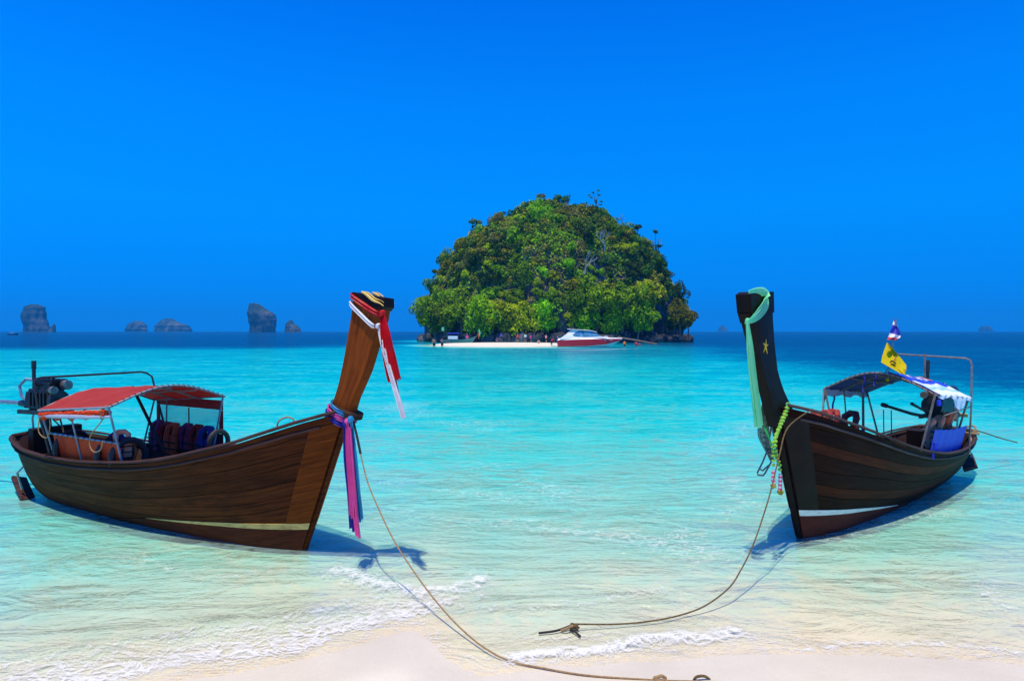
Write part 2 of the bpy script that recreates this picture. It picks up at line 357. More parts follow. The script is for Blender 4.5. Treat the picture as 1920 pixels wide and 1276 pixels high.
# sea water: what lies under it shows through by depth; deeper water has its own turquoise to navy body colour
def water_material():
    m, t, b = newmat('sea_water'); t.nodes.remove(b)
    out = t.nodes['Material Output']
    L = t.links.new
    g = N(t, 'ShaderNodeNewGeometry')
    dp = N(t, 'ShaderNodeAttribute'); dp.attribute_name = 'depth'
    fm = N(t, 'ShaderNodeAttribute'); fm.attribute_name = 'foam'
    def math_(op, a, b_=None, c=None):
        n = N(t, 'ShaderNodeMath', operation=op)
        for i, v in enumerate((a, b_, c)):
            if v is None: continue
            if isinstance(v, (int, float)): n.inputs[i].default_value = v
            else: L(v, n.inputs[i])
        return n.outputs[0]
    def noise(scale, st=(1, 1, 1), detail=4, rough=.55, dist=0, kind='ShaderNodeTexNoise'):
        mp = N(t, 'ShaderNodeMapping'); mp.inputs['Scale'].default_value = st; mp.inputs['Rotation'].default_value = (0, 0, R(random.uniform(-14, 14)))
        L(g.outputs['Position'], mp.inputs[0]); n = N(t, kind); n.inputs['Scale'].default_value = scale
        n.inputs['Detail'].default_value = detail; n.inputs['Roughness'].default_value = rough; n.inputs['Distortion'].default_value = dist
        L(mp.outputs[0], n.inputs[0]); return n.outputs[0]
    # ripples
    n1 = noise(1.0, (1, 1.6, 1), 5, .62, 1.4); n2 = noise(3.4, (1, 1.35, 1), 4, .6, 1.3); n3 = noise(.12, (1, 3, 1), 5, .6, .4)
    cd_ = N(t, 'ShaderNodeCameraData')
    dist = cd_.outputs['View Distance']
    # depth seen varies with the ripples above it (crests are thicker water)
    rip = math_('SUBTRACT', n1, .5); rip2 = math_('SUBTRACT', n2, .5); rip3 = math_('SUBTRACT', n3, .5)
    vary = math_('ADD', math_('MULTIPLY', rip, 1.5), math_('ADD', math_('MULTIPLY', rip2, 1.0), math_('MULTIPLY', rip3, 1.5)))
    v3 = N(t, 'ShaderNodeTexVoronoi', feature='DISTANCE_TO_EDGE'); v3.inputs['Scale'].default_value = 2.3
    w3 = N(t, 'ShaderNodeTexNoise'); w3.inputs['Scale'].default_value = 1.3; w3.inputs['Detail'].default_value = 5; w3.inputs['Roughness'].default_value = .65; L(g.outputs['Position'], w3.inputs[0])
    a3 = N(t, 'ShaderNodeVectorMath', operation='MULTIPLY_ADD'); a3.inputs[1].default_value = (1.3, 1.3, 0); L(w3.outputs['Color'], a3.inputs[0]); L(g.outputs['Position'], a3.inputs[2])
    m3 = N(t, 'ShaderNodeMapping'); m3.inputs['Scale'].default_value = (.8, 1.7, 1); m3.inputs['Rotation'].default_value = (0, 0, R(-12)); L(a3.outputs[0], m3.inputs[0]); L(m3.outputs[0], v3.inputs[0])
    net = N(t, 'ShaderNodeMapRange'); net.interpolation_type = 'SMOOTHSTEP'; net.inputs[1].default_value = 0; net.inputs[2].default_value = .16; net.inputs[3].default_value = -.5; net.inputs[4].default_value = .10; L(v3.outputs['Distance'], net.inputs[0])  # bright caustic network painted into the water colour as lines of thinner depth
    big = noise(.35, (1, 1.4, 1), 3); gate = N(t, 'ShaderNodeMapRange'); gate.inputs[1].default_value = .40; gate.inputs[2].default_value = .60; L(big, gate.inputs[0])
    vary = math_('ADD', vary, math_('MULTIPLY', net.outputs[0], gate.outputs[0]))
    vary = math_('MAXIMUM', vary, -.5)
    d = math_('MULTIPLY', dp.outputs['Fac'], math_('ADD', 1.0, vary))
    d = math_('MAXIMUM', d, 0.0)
    def ex(k): return math_('POWER', 2.71828, math_('MULTIPLY', d, -k))
    cmb = N(t, 'ShaderNodeCombineColor'); L(ex(2.7), cmb.inputs[0]); L(ex(.12), cmb.inputs[1]); L(ex(.02), cmb.inputs[2])
    tr = N(t, 'ShaderNodeBsdfTransparent'); L(cmb.outputs[0], tr.inputs[0])
    ra = N(t, 'ShaderNodeValToRGB'); dd = math_('MULTIPLY', d, 1 / 12.0); L(dd, ra.inputs[0])
    stops = [(0, (.80, .88, .92)), (.025, (.42, .88, .86)), (.05, (.14, .82, .79)), (.085, (.01, .68, .71)), (.12, (.0, .50, .57)), (.16, (.0, .36, .46)), (.24, (.0, .25, .37)), (.42, (.0, .10, .22)), (1, (.0, .040, .135))]
    while len(ra.color_ramp.elements) < len(stops): ra.color_ramp.elements.new(.5)
    for e, (p, c) in zip(ra.color_ramp.elements, stops): e.position = p; e.color = (*c, 1)
    df = N(t, 'ShaderNodeBsdfDiffuse'); L(ra.outputs[0], df.inputs[0])
    body = N(t, 'ShaderNodeMixShader'); L(math_('SUBTRACT', 1.0, ex(1.5)), body.inputs[0]); L(tr.outputs[0], body.inputs[1]); L(df.outputs[0], body.inputs[2])
    # relief
    bh = math_('ADD', math_('MULTIPLY', n1, .13), math_('ADD', math_('MULTIPLY', n2, .030), math_('MULTIPLY', n3, .6)))
    n4 = noise(22, (1, 1.8, 1), 3, .6, .3); bh = math_('ADD', bh, math_('MULTIPLY', n4, .006))
    bp = N(t, 'ShaderNodeBump'); bp.inputs['Strength'].default_value = .75; bp.inputs['Distance'].default_value = 1.0; L(bh, bp.inputs['Height'])
    L(bp.outputs[0], df.inputs['Normal'])
    gl = N(t, 'ShaderNodeBsdfGlossy'); gl.inputs['Roughness'].default_value = .10; L(bp.outputs[0], gl.inputs['Normal'])
    fr = N(t, 'ShaderNodeFresnel'); fr.inputs['IOR'].default_value = 1.30; L(bp.outputs[0], fr.inputs['Normal'])
    srf = N(t, 'ShaderNodeMixShader'); L(math_('MULTIPLY', fr.outputs[0], .75), srf.inputs[0]); L(body.outputs[0], srf.inputs[1]); L(gl.outputs[0], srf.inputs[2])
    # foam lace
    vo = N(t, 'ShaderNodeTexVoronoi', feature='DISTANCE_TO_EDGE'); vo.inputs['Scale'].default_value = 9.0
    wp = N(t, 'ShaderNodeMapping'); wp.inputs['Scale'].default_value = (1, 1.7, 1)
    wn = N(t, 'ShaderNodeTexNoise'); wn.inputs['Scale'].default_value = 4; wn.inputs['Detail'].default_value = 4; L(g.outputs['Position'], wn.inputs[0])
    va = N(t, 'ShaderNodeVectorMath', operation='MULTIPLY_ADD'); va.inputs[1].default_value = (.35, .35, 0); L(wn.outputs['Color'], va.inputs[0]); L(g.outputs['Position'], va.inputs[2])
    L(va.outputs[0], wp.inputs[0]); L(wp.outputs[0], vo.inputs[0])
    vo2 = N(t, 'ShaderNodeTexVoronoi', feature='DISTANCE_TO_EDGE'); vo2.inputs['Scale'].default_value = 26.0; L(wp.outputs[0], vo2.inputs[0])
    lace = math_('ADD', math_('MULTIPLY', math_('SUBTRACT', .13, vo.outputs['Distance']), 1.3), math_('MULTIPLY', math_('SUBTRACT', .16, vo2.outputs['Distance']), .9))                    # >0 along cell edges
    fn = noise(7, (1, 1.6, 1), 8, .7, .6); fb = noise(45, (1, 1, 1), 3, .6)
    f0 = math_('ADD', math_('MULTIPLY', lace, 1.6), math_('MULTIPLY', math_('SUBTRACT', fn, .5), 2.2))
    f1 = math_('ADD', f0, math_('MULTIPLY', math_('SUBTRACT', fb, .5), .7))
    f2 = math_('ADD', f1, math_('SUBTRACT', math_('MULTIPLY', fm.outputs['Fac'], 1.45), .80))
    mr = N(t, 'ShaderNodeMapRange'); mr.inputs[1].default_value = 0; mr.inputs[2].default_value = .95; mr.inputs[3].default_value = 0; mr.inputs[4].default_value = .86; L(f2, mr.inputs[0])
    ff = math_('MULTIPLY', mr.outputs[0], math_('GREATER_THAN', fm.outputs['Fac'], .005))
    fd = N(t, 'ShaderNodeBsdfDiffuse'); fd.inputs[0].default_value = (.74, .74, .76, 1)
    fbp = N(t, 'ShaderNodeBump'); fbp.inputs['Strength'].default_value = .5; fbp.inputs['Distance'].default_value = .006; L(f1, fbp.inputs['Height']); L(fbp.outputs[0], fd.inputs['Normal'])
    fin = N(t, 'ShaderNodeMixShader'); L(ff, fin.inputs[0]); L(srf.outputs[0], fin.inputs[1]); L(fd.outputs[0], fin.inputs[2])
    L(fin.outputs[0], out.inputs[0])
    return m
M['water'] = water_material()

# ------------------------------------------------------------------ beach, seabed and sea
shore_px = [(300, 1276), (450, 1255), (520, 1240), (640, 1215), (720, 1185), (790, 1160), (825, 1200), (850, 1262), (1000, 1247), (1150, 1237), (1300, 1222), (1500, 1215), (1700, 1225), (1920, 1240)]
sw = [ground(*p) for p in shore_px]
SX = np.array([-40, -12, -6, -4] + [p.x for p in sw] + [6, 12, 40]); SY = np.array([-6, 1.6, 3.4, 4.2] + [p.y for p in sw] + [4.95, 4.3, 0])
def shore(X): return sum(np.interp(X + o_, SX, SY) for o_ in (-.2, -.13, -.06, 0, .06, .13, .2)) / 7 + .05 * (fbm(X * 2.2, X * 0 + 3, 3, 5) - .5)
ISL = Vector((10.0, 167.0))
def depth_at(X, Y):
    s = Y - shore(X)
    d = np.interp(s, [-60, 0, .6, 1.5, 3, 7, 14, 30, 60, 95, 130, 400], [-4.5, 0, .035, .085, .19, .50, .95, 1.45, 1.75, 2.2, 7, 12])
    d = d + sstep(-.1, 1, s) * .12 * (fbm(X * .35, Y * .35, 4, 9) - .5) * np.clip(s * .4, 0, 1.2)
    right = sstep(-9, 11, X - (17 + .13 * Y) + 5 * (fbm(X * .03, Y * .08, 3, 2) - .5)) * sstep(14, 36, Y)
    d = d + right * 7.5
    left = sstep(80, 128, Y + 30 * (fbm(X * .02, Y * .05, 3, 3) - .5)) * (1 - sstep(-45, -24, X))
    d = d + left * 7
    isl_refl = np.exp(-((X - 17) / 17.0) ** 2 - ((Y - 82) / 20.0) ** 2); d = d + 1.5 * isl_refl  # extra depth darkens the water in place of the island's reflection
    # sandbar in front of the island
    q = ((X + 1.0) / 17.0) ** 2 + ((Y - 121 - .002 * (X + 1) ** 2) / 18.0) ** 2
    bar = 1 - sstep(.35, 2.3, q)
    d = d * (1 - bar) + bar * (-.28)
    r = np.hypot((X - ISL.x) / 36.0, (Y - ISL.y) / 30.0)
    shelf = (1 - sstep(.85, 1.35, r)) * (1 - sstep(20, 45, X))
    d = d * (1 - shelf) + shelf * np.minimum(d, .8)
    return d
rows = np.concatenate([np.linspace(-30, 3.3, 40), 3.35 * np.exp(np.linspace(0, math.log(3300 / 3.35), 760))])
cu = np.linspace(-1, 1, 700); cu = np.sign(cu) * np.abs(cu) ** 1.08
def fan(rows, cu, a=7.0, k=1.35):
    Y, U = np.meshgrid(rows, cu, indexing='ij')
    return U * (a + k * np.maximum(Y, 0)), Y
def make_sheet(name, X, Y, Z, keep, attrs, m):
    nr, nc = X.shape
    idx = np.arange(nr * nc).reshape(nr, nc)
    q = np.stack([idx[:-1, :-1], idx[:-1, 1:], idx[1:, 1:], idx[1:, :-1]], -1).reshape(-1, 4)
    if keep is not None:
        k = keep.ravel()[q].any(1); q = q[k]
    used = np.unique(q); mp = np.full(nr * nc, -1); mp[used] = np.arange(len(used)); q = mp[q]
    V = np.stack([X.ravel()[used], Y.ravel()[used], Z.ravel()[used]], -1)
    me = bpy.data.meshes.new(name); me.vertices.add(len(V)); me.vertices.foreach_set('co', V.ravel())
    me.loops.add(q.size); me.loops.foreach_set('vertex_index', q.ravel().astype(np.int32))
    me.polygons.add(len(q)); me.polygons.foreach_set('loop_start', np.arange(0, q.size, 4, dtype=np.int32)); me.polygons.foreach_set('loop_total', np.full(len(q), 4, dtype=np.int32))
    me.update(); me.polygons.foreach_set('use_smooth', np.ones(len(q), dtype=bool))
    for n, a in attrs.items():
        at_ = me.attributes.new(n, 'FLOAT', 'POINT'); at_.data.foreach_set('value', a.ravel()[used].astype(np.float32))
    me.materials.append(m); me.update()
    o = bpy.data.objects.new(name, me); C.objects.link(o); return o
rb = rows[::2]; cb = cu[::2]
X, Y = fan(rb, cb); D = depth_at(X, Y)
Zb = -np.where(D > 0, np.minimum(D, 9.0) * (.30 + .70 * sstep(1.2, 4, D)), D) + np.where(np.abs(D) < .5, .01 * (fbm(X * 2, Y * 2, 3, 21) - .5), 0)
Zb = np.where(Y > 400, -9.5, Zb)
wetv = sstep(-.10, -.045, D + .02 * (fbm(X * 1.5, Y * 1.5, 3, 31) - .5))
tag(make_sheet('beach', X, Y, Zb, None, {'wet': wetv}, M['sand']), 'pale white sand beach sloping under the water', None, kind='structure')

# foam bands, as polylines with a half width and a strength
def band(X, Y, pts, wn, ws, st):
    """soft band around a polyline; wn towards the sea, ws towards the shore"""
    px = np.array([p.x for p in pts]); py = np.array([p.y for p in pts])
    best = np.full(X.shape, 1e9); side = np.zeros(X.shape)
    for i in range(len(px) - 1):
        ax, ay, bx, by = px[i], py[i], px[i + 1], py[i + 1]; vx, vy = bx - ax, by - ay
        t = np.clip(((X - ax) * vx + (Y - ay) * vy) / (vx * vx + vy * vy), 0, 1)
        dx = X - ax - t * vx; dy = Y - ay - t * vy; dd = np.hypot(dx, dy); m = dd < best
        best = np.where(m, dd, best); side = np.where(m, vx * dy - vy * dx, side)
    w = np.where(side > 0, wn, ws)
    return st * np.clip(1 - best / w, 0, 1)
g_ = ground
FOAM = [([g_(60, 1290), g_(250, 1262), g_(400, 1240), g_(520, 1215), g_(640, 1188), g_(730, 1160), g_(790, 1145)], .80, .26, .98),
        ([g_(0, 1255), g_(160, 1230), g_(300, 1200), g_(440, 1180), g_(600, 1150), g_(700, 1120)], .42, .5, .62),
        ([g_(625, 1070), g_(700, 1095), g_(780, 1115), g_(860, 1108), g_(905, 1085)], .34, .34, .92),
        ([g_(905, 1120), g_(890, 1066)], .13, .13, .85),
        ([g_(760, 1130), g_(860, 1142), g_(1000, 1136), g_(1100, 1122), g_(1230, 1100)], .30, .25, .58),
        ([g_(960, 1232), g_(1050, 1222), g_(1180, 1210), g_(1290, 1200), g_(1370, 1182)], .20, .28, 1.12),
        ([g_(950, 1195), g_(1100, 1190), g_(1200, 1185)], .2, .2, .5),
        ([g_(806, 1195), g_(815, 1245), g_(850, 1260), g_(960, 1249)], .06, .06, .72),
        ([g_(1480, 1216), g_(1600, 1208), g_(1720, 1204), g_(1850, 1212), g_(1980, 1226)], .13, .10, .85),
        ([g_(700, 950), g_(850, 972), g_(980, 985), g_(1150, 1000), g_(1330, 1040)], 1.1, .9, .60),
        ([g_(690, 900), g_(800, 915), g_(960, 940), g_(1080, 960)], 1.4, 1.0, .52),
        ([g_(700, 840), g_(820, 850), g_(960, 880), g_(1050, 930)], 2.2, 1.6, .52),
        ([g_(740, 760), g_(800, 790), g_(900, 800), g_(1000, 830)], 5.0, 3.0, .52),
        ([g_(1250, 1010), g_(1330, 970), g_(1400, 950), g_(1380, 900)], .8, .8, .56),
        ([g_(1330, 850), g_(1400, 800), g_(1500, 780)], 1.6, 1.2, .48),
        ([g_(1560, 1010), g_(1700, 970), g_(1900, 930)], .8, .8, .56),
        ([g_(1850, 1090), g_(1900, 1150), g_(2000, 1180)], .4, .4, .58),
        ([g_(200, 1040), g_(420, 1075), g_(600, 1065)], .5, .5, .46),
        ([g_(780, 648), g_(850, 650.5), g_(950, 651), g_(1050, 652)], 3.5, 3, .75),
        ([g_(1060, 656), g_(1100, 657), g_(1165, 654)], 5, 4, .6)]
X, Y = fan(rows[rows > 1.0], cu)
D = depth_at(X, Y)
fo = np.zeros(X.shape)
wx = .18 * (fbm(X * 1.7, Y * 1.7, 3, 41) - .5) * np.clip(Y / 6, 1, 4); wy = .3 * (fbm(X * 1.7 + 9, Y * 1.7, 3, 43) - .5) * np.clip(Y / 6, 1, 4)
for pts, a, b, s_ in FOAM: fo = np.maximum(fo, band(X + wx, Y + wy, pts, a, b, s_))
patch = sstep(.30, .66, fbm(X * .55 + 4, Y * .75, 4, 87)); far_ = sstep(6.6, 7.6, Y) * (Y < 80)
fo = fo * (1 - far_) + far_ * fo * (.50 + .50 * patch)
fo = np.maximum(fo, np.where((D > -.02) & (D < .012), .5, 0) * (X > -2.9) * (Y < 8))
amp = .006 + .022 * sstep(0, 1.2, D) + .05 * sstep(1.5, 6, D)
wv = (fbm(X * .9 + .2 * Y, Y * 2.1, 4, 51) - .5) + .6 * (fbm(X * .28, Y * .7, 3, 61) - .5)
Zw = amp * 1.5 * wv * np.clip(60 / np.maximum(Y, 1), 0, 1) + .006 * np.clip(fo - .45, 0, 1) * (1 + 1.2 * (fbm(X * 9, Y * 9, 3, 71) - .5)) * (Y < 12)
Zw = Zw + .025 * band(X + wx, Y + wy, FOAM[5][0], .2, .12, 1) + .02 * band(X + wx, Y + wy, FOAM[2][0], .2, .12, 1)
Zw = Zw + .006
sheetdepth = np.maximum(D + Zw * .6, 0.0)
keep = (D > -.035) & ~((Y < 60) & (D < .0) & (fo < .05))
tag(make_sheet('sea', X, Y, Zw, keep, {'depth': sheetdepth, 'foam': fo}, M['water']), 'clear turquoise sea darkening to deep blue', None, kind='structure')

# ------------------------------------------------------------------ longtail boats
def frame(origin, heading, z=0.0, tilt=0.0):
    a = math.atan2(heading[1], heading[0])
    return Matrix.Translation(Vector((origin[0], origin[1], z))) @ Matrix.Rotation(a, 4, 'Z') @ Matrix.Rotation(tilt, 4, 'Y')
class Hull:
    def __init__(s, L, gz, stripe_end=-2.2):
        s.L = L
        s.gx = np.array([-L, -L + .25, -L + .7, -L + 1.2, -4.2, -3.0, -2.6, -2.2, -1.8, -1.4, -1.0, -.6, -.2, .2, .5, .7])
        s.gb = np.array([.40, .52, .64, .70, .74, .74, .72, .70, .66, .62, .56, .48, .40, .29, .17, .05])
        s.zx, s.zz = zip(*gz)
    def b(s, x): return float(np.interp(x, s.gx, s.gb))
    def g(s, x): return float(np.interp(x, s.zx, s.zz))
    def keel(s, T):                                        # T 0 bow .. 1 stern
        return float(np.interp(T, [0, .12, .5, .8, .93, 1], [-.06, -.20, -.24, -.14, .0, .16]))
    def pt(s, T, v, side, off=0.0):
        """point on the hull: T along from the stem, v from keel to gunwale"""
        xg = .7 - (s.L + .7) * T; xb = -.02 - (s.L - .22) * T
        k = s.keel(T); g = s.g(xg); b = s.b(xg)
        zr = max(.02, -k / (g - k)); w = float(np.interp(T, [0, .03, .12, .2, .35, .6, .8, .93, 1], [.9, .72, .56, .52, .52, .52, .5, .42, .3]))
        p = math.log(w) / math.log(zr) if k < -.03 else float(np.interp(T, [0, .9, 1], [1, .55, .62]))
        p = max(.3, min(1.0, p))
        v = max(0.0, v)
        y = (b + off) * v ** p + .012 * (1 - v)
        return Vector((xb + (xg - xb) * v, side * y, k + (g - k) * v + off * .2))
    def nrm(s, T, v, side):
        e = .01
        a = s.pt(min(1, T + e), v, side) - s.pt(max(0, T - e), v, side); c = s.pt(T, min(1, v + e), side) - s.pt(T, max(.001, v - e), side)
        n = a.cross(c); n = n.normalized()
        return n if n.y * side > 0 else -n
def build_hull(B, hl, parent, mats, sgn_near, stripe):
    S = B; L = hl.L; TN = 46
    Ts = [0, .008, .02] + list(np.linspace(.04, .97, TN - 5)) + [.985, 1.0]
    def surf(v0, v1, side, out, T0=0.0, T1=1.0, nv=3, th=.018, u_off=0):
        rowsP = []; nr = []; uv = []
        TT = [T for T in Ts if T0 < T < T1]; TT = [T0] + TT + [T1]
        for T in TT:
            rp = []; rn = []
            for k in range(nv + 1):
                f = k / nv; a = v0(T) if callable(v0) else v0; c = v1(T) if callable(v1) else v1
                v = a + (c - a) * f
                n = hl.nrm(T, v, side); p = hl.pt(T, v, side) + n * out
                rp.append(p); rn.append(n); uv.append((-T * L, v * 1.3))
            rowsP.append(rp); nr.append(rn)
        if side > 0: rowsP = [r for r in rowsP]
        mb = MB(S); mb.slab(rowsP, nr, th, uv); return mb
    # inner shell
    for side in (-1, 1):
        mb = surf(.0, .985, side, -.012, nv=12, th=.02); mb.build('hull_shell', M['inside'], parent)
    # strakes
    edges = [0.0, .27, .38, .48, .58, .69, .79, .89, 1.0]
    for side in (-1, 1):
        for i in range(8):
            a, c = edges[i], edges[i + 1]
            g0 = .004
            f0 = (lambda T, a=a: a + .0025 + .010 * math.sin(T * 9 + a * 20)) if i else 0.0
            f1 = (lambda T, c=c: c - .0025 + .010 * math.sin(T * 9 + c * 20)) if i < 7 else .985
            mb = surf(f0, f1, side, .006 + .0015 * (i % 2) + .0006 * i, nv=3 if i else 9, th=.018)
            mb.build('plank', M[mats['planks'][i]], parent)
    # bottom paint and its pale stripe, each a thin coat standing proud of the planks
    def vz(z): 
        def f(T):
            xg = .7 - (L + .7) * T; k = hl.keel(T); g = hl.g(xg); return min(.95, max(.0, (z(T) - k) / (g - k)))
        return f
    zt = lambda T: stripe[0] + (stripe[1] - stripe[0]) * min(1, T / stripe[2]) 
    for side in (-1, 1):
        zb_ = lambda T: zt(T) - .001 - max(0, T - stripe[2]) * 1.0
        surf(0.0, vz(zb_), side, .0185, T0=0.0, T1=.60, nv=3, th=.006).build('bottom_paint', M[mats['bottom']], parent)
        surf(vz(zt), vz(lambda T: zt(T) + stripe[3] * max(.04, 1 - (T / stripe[2]) ** 1.3)), side, .0205, T0=0.0, T1=stripe[2], nv=1, th=.007).build('painted_stripe', M[mats['stripe']], parent)
        # broad bow board
        surf(vz(lambda T: zt(T) + stripe[3]), .93, side, .021, T0=0.0, T1=.047, nv=10, th=.012).build('bow_board', M[mats['bow']], parent)
    # stem post
    mb = MB(S); pth = [hl.pt(0, v, 1) for v in np.linspace(0, 1, 12)]
    for p in pth: p.y = 0
    pth[0].z -= .02
    n = len(pth); vs = []; 
    poly = [(p.x + .022, p.z) for p in pth] + [(p.x - .06, p.z) for p in pth[::-1]]
    mb.prism(poly, -.032, .032); mb.build('stem_post', M[mats['stem']], parent, smooth=False)
    # rails
    for side in (-1, 1):
        path = []
        for T in [0.012, .03] + list(np.linspace(.05, .97, 40)) + [.985, 1.0]:
            p = hl.pt(T, 1.0, side); path.append((p.x, p.y + side * .012, p.z + .012))
        mb = MB(S); mb.tube(path, .030, 8, flat=.62, up=(0, 0, 1)); mb.build('gunwale_rail', M[mats['rail']], parent)
        path2 = []
        for T in [0.03] + list(np.linspace(.05, .97, 40)) + [1.0]:
            p = hl.pt(T, .93, side); n_ = hl.nrm(T, .93, side); path2.append(p + n_ * .024)
        mb = MB(S); mb.tube(path2, .016, 6); mb.build('rubbing_strake', M[mats['rail']], parent)
        path3 = []
        for T in list(np.linspace(.06, .97, 36)):
            p = hl.pt(T, .94, side); path3.append((p.x, p.y - side * .045, p.z))
        mb = MB(S); mb.tube(path3, .02, 6); mb.build('inner_rail', M['inside'], parent)
    # transom
    pa = [hl.pt(1, v, 1) for v in np.linspace(0, 1, 9)]; pb = [hl.pt(1, v, -1) for v in np.linspace(0, 1, 9)]
    mb = MB(S); P = [[pa[i] + (pb[i] - pa[i]) * f for f in np.linspace(0, 1, 5)] for i in range(9)]
    mb.slab(P, [[Vector((-1, 0, 0))] * 5] * 9, -.04); mb.build('transom', M[mats['rail']], parent)
    mb = MB(S); mb.tube([hl.pt(1, 1, 1) + Vector((.0, .0, .012)), hl.pt(1, 1, 1) * .5 + hl.pt(1, 1, -1) * .5 + Vector((-.10, 0, .03)), hl.pt(1, 1, -1) + Vector((.0, .0, .012))], .034, 8); mb.build('stern_rail', M[mats['rail']], parent)
    # ribs
    for T in np.linspace(.14, .95, 15):
        pts = [hl.pt(T, v, 1) - hl.nrm(T, v, 1) * .035 for v in np.linspace(.93, .02, 8)] + [hl.pt(T, v, -1) - hl.nrm(T, v, -1) * .035 for v in np.linspace(.02, .93, 8)]
        mb = MB(S); mb.tube(pts, .022, 5); mb.build('rib', M['inside'], parent)
    # floor boards and thwarts
    for j in range(5):
        y = (-.24 + .12 * j)
        mb = MB(S); mb.box((-(L * .50), y, .19), (L * .52, .105, .02)); mb.build('floor_board', M['inside'], parent)
    for xx in (-1.3, -2.35, -3.3, -4.6):
        w = hl.b(xx) * 2 - .12; z = hl.g(xx) - .16
        mb = MB(S); mb.box((xx, 0, z), (.2, w, .03)); mb.build('thwart', M['wood_dark'], parent)
    # foredeck
    rowsP = []
    for T in np.linspace(.02, .10, 8):
        p = hl.pt(T, .95, 1); q = hl.pt(T, .95, -1); rowsP.append([p + (q - p) * f + Vector((0, 0, .0)) for f in np.linspace(.04, .96, 4)])
    mb = MB(S); mb.slab(rowsP, [[Vector((0, 0, 1))] * 4] * 8, .02); mb.build('foredeck', M['inside'], parent)

def local_plane(B, px, py, yl):                            # the boat-local point on the upright plane y = yl seen at a pixel
    Bi = B.inverted(); o = Bi @ Vector((0, 0, H)); d = Bi.to_3x3() @ ray(px, py)
    t = (yl - o.y) / d.y; return o + d * t
def prow(B, parent, rear, front, th, mat_, name='prow'):
    r = [local_plane(B, px, py, 0) for px, py in rear]; f = [local_plane(B, px, py, 0) for px, py in front]
    # resample both edges by parameter
    def res(P, n=14):
        d = [0]
        for i in range(1, len(P)): d.append(d[-1] + (P[i] - P[i - 1]).length)
        return [Vector([np.interp(t, d, [p[k] for p in P]) for k in range(3)]) for t in np.linspace(0, d[-1], n)]
    r, f = res(r), res(f); n = len(r); rowsP = []; uv = []
    prof = [(0.0, -.8), (.04, -1), (.5, -1.0), (.96, -1), (1, -.8), (1, .8), (.96, 1), (.5, 1), (.04, 1), (0, .8)]
    for i in range(n):
        t = th[0] + (th[1] - th[0]) * i / (n - 1)
        rowsP.append([r[i] + (f[i] - r[i]) * a + Vector((0, b_ * t / 2, 0)) for a, b_ in prof]); uv += [(i * .1, a * .3) for a, b_ in prof]
    mb = MB(B); mb.grid(rowsP, uv, closed_v=True); k = len(prof)
    base = 0; mb.f.append(tuple(range(k))); mb.mi.append(0); mb.f.append(tuple((n - 1) * k + j for j in range(k))[::-1]); mb.mi.append(0)
    o = mb.build(name, mat_, parent, sharp=40); return o, r, f

def arch_canopy(B, parent, x0, x1, hw, zf, zr, cloth, pipe, sgn, lining=None, drop=.05):
    """zf/zr: (edge height, peak height) at the front and rear; sgn = near side"""
    def P(u, v, dz=0):                                     # u 0 front..1 rear, v -1..1 across
        e = zf[0] + (zr[0] - zf[0]) * u; p = zf[1] + (zr[1] - zf[1]) * u
        sag = -.012 * math.sin(u * math.pi * 3) ** 2 * (1 - v * v)
        return Vector((x0 + (x1 - x0) * u, v * hw, e + (p - e) * math.cos(v * math.pi / 2) ** 1.1 + sag + dz))
    us = np.linspace(0, 1, 13); vs = np.linspace(-1, 1, 21)
    rowsP = [[P(u, v, .012) + Vector((0, 0, .006 * math.sin(v * 40 + u * 5))) for v in vs] for u in us]
    mb = MB(B); mb.slab(rowsP, [[Vector((0, 0, 1))] * 21] * 13, .008); mb.build('canopy_cloth', cloth, parent)
    if lining:
        rl = [[P(u, v, -.004) for v in vs] for u in us]; mb = MB(B); mb.slab(rl, [[Vector((0, 0, 1))] * 21] * 13, .006); mb.build('canopy_lining', lining, parent)
    for u in (0.0, .33, .66, 1.0):
        mb = MB(B); mb.tube([P(u, v, -.018 if u not in (0, 1) else .0) for v in vs], .014, 6); mb.build('canopy_hoop', pipe, parent)
    for v in (-1, 1):
        mb = MB(B); mb.tube([P(u, v) for u in us], .014, 6); mb.build('canopy_side_pipe', pipe, parent)
    for v in (-.45, 0, .45):
        mb = MB(B); mb.tube([P(u, v, -.03) for u in us], .010, 6); mb.build('canopy_batten', pipe, parent)
    # lashings along the front edge
    mb = MB(B)
    for v in np.linspace(-.95, .95, 22):
        p = P(0, v); mb.tube([p + Vector((.02, 0, -.012)), p + Vector((.012, 0, .022)), p + Vector((-.04, 0, .02))], .004, 4)
    mb.build('canopy_lashing', M['rope_black'], parent)['kind'] = 'stuff'
    return P

# ---- left boat
foot = ground(570, 1030)
LB = frame(foot, (.857, -.516))
hl = Hull(5.98, [(.7, 1.64), (.2, 1.49), (-.2, 1.36), (-.6, 1.23), (-1, 1.13), (-1.4, 1.03), (-1.8, .95), (-2.2, .89), (-2.6, .85), (-3.4, .79), (-4.2, .77), (-5, .79), (-5.4, .83), (-6.2, .88)][::-1])
lboat = thing('longtail_boat', 'brown wooden longtail boat with a red canopy and a bare brown prow', 'boat', M=LB)
pl = ['bottom_paint', 'wood_brown', 'wood_brown', 'wood_brown', 'wood_brown', 'wood_brown', 'wood_brown', 'wood_brown']
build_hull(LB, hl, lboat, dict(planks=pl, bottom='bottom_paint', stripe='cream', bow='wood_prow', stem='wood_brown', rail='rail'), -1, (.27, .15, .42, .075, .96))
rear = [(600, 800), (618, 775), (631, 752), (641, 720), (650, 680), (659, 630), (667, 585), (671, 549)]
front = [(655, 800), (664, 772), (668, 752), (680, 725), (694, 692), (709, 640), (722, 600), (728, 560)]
o, pr, pf = prow(LB, lboat, rear, front, (.11, .15), M['wood_prow'])
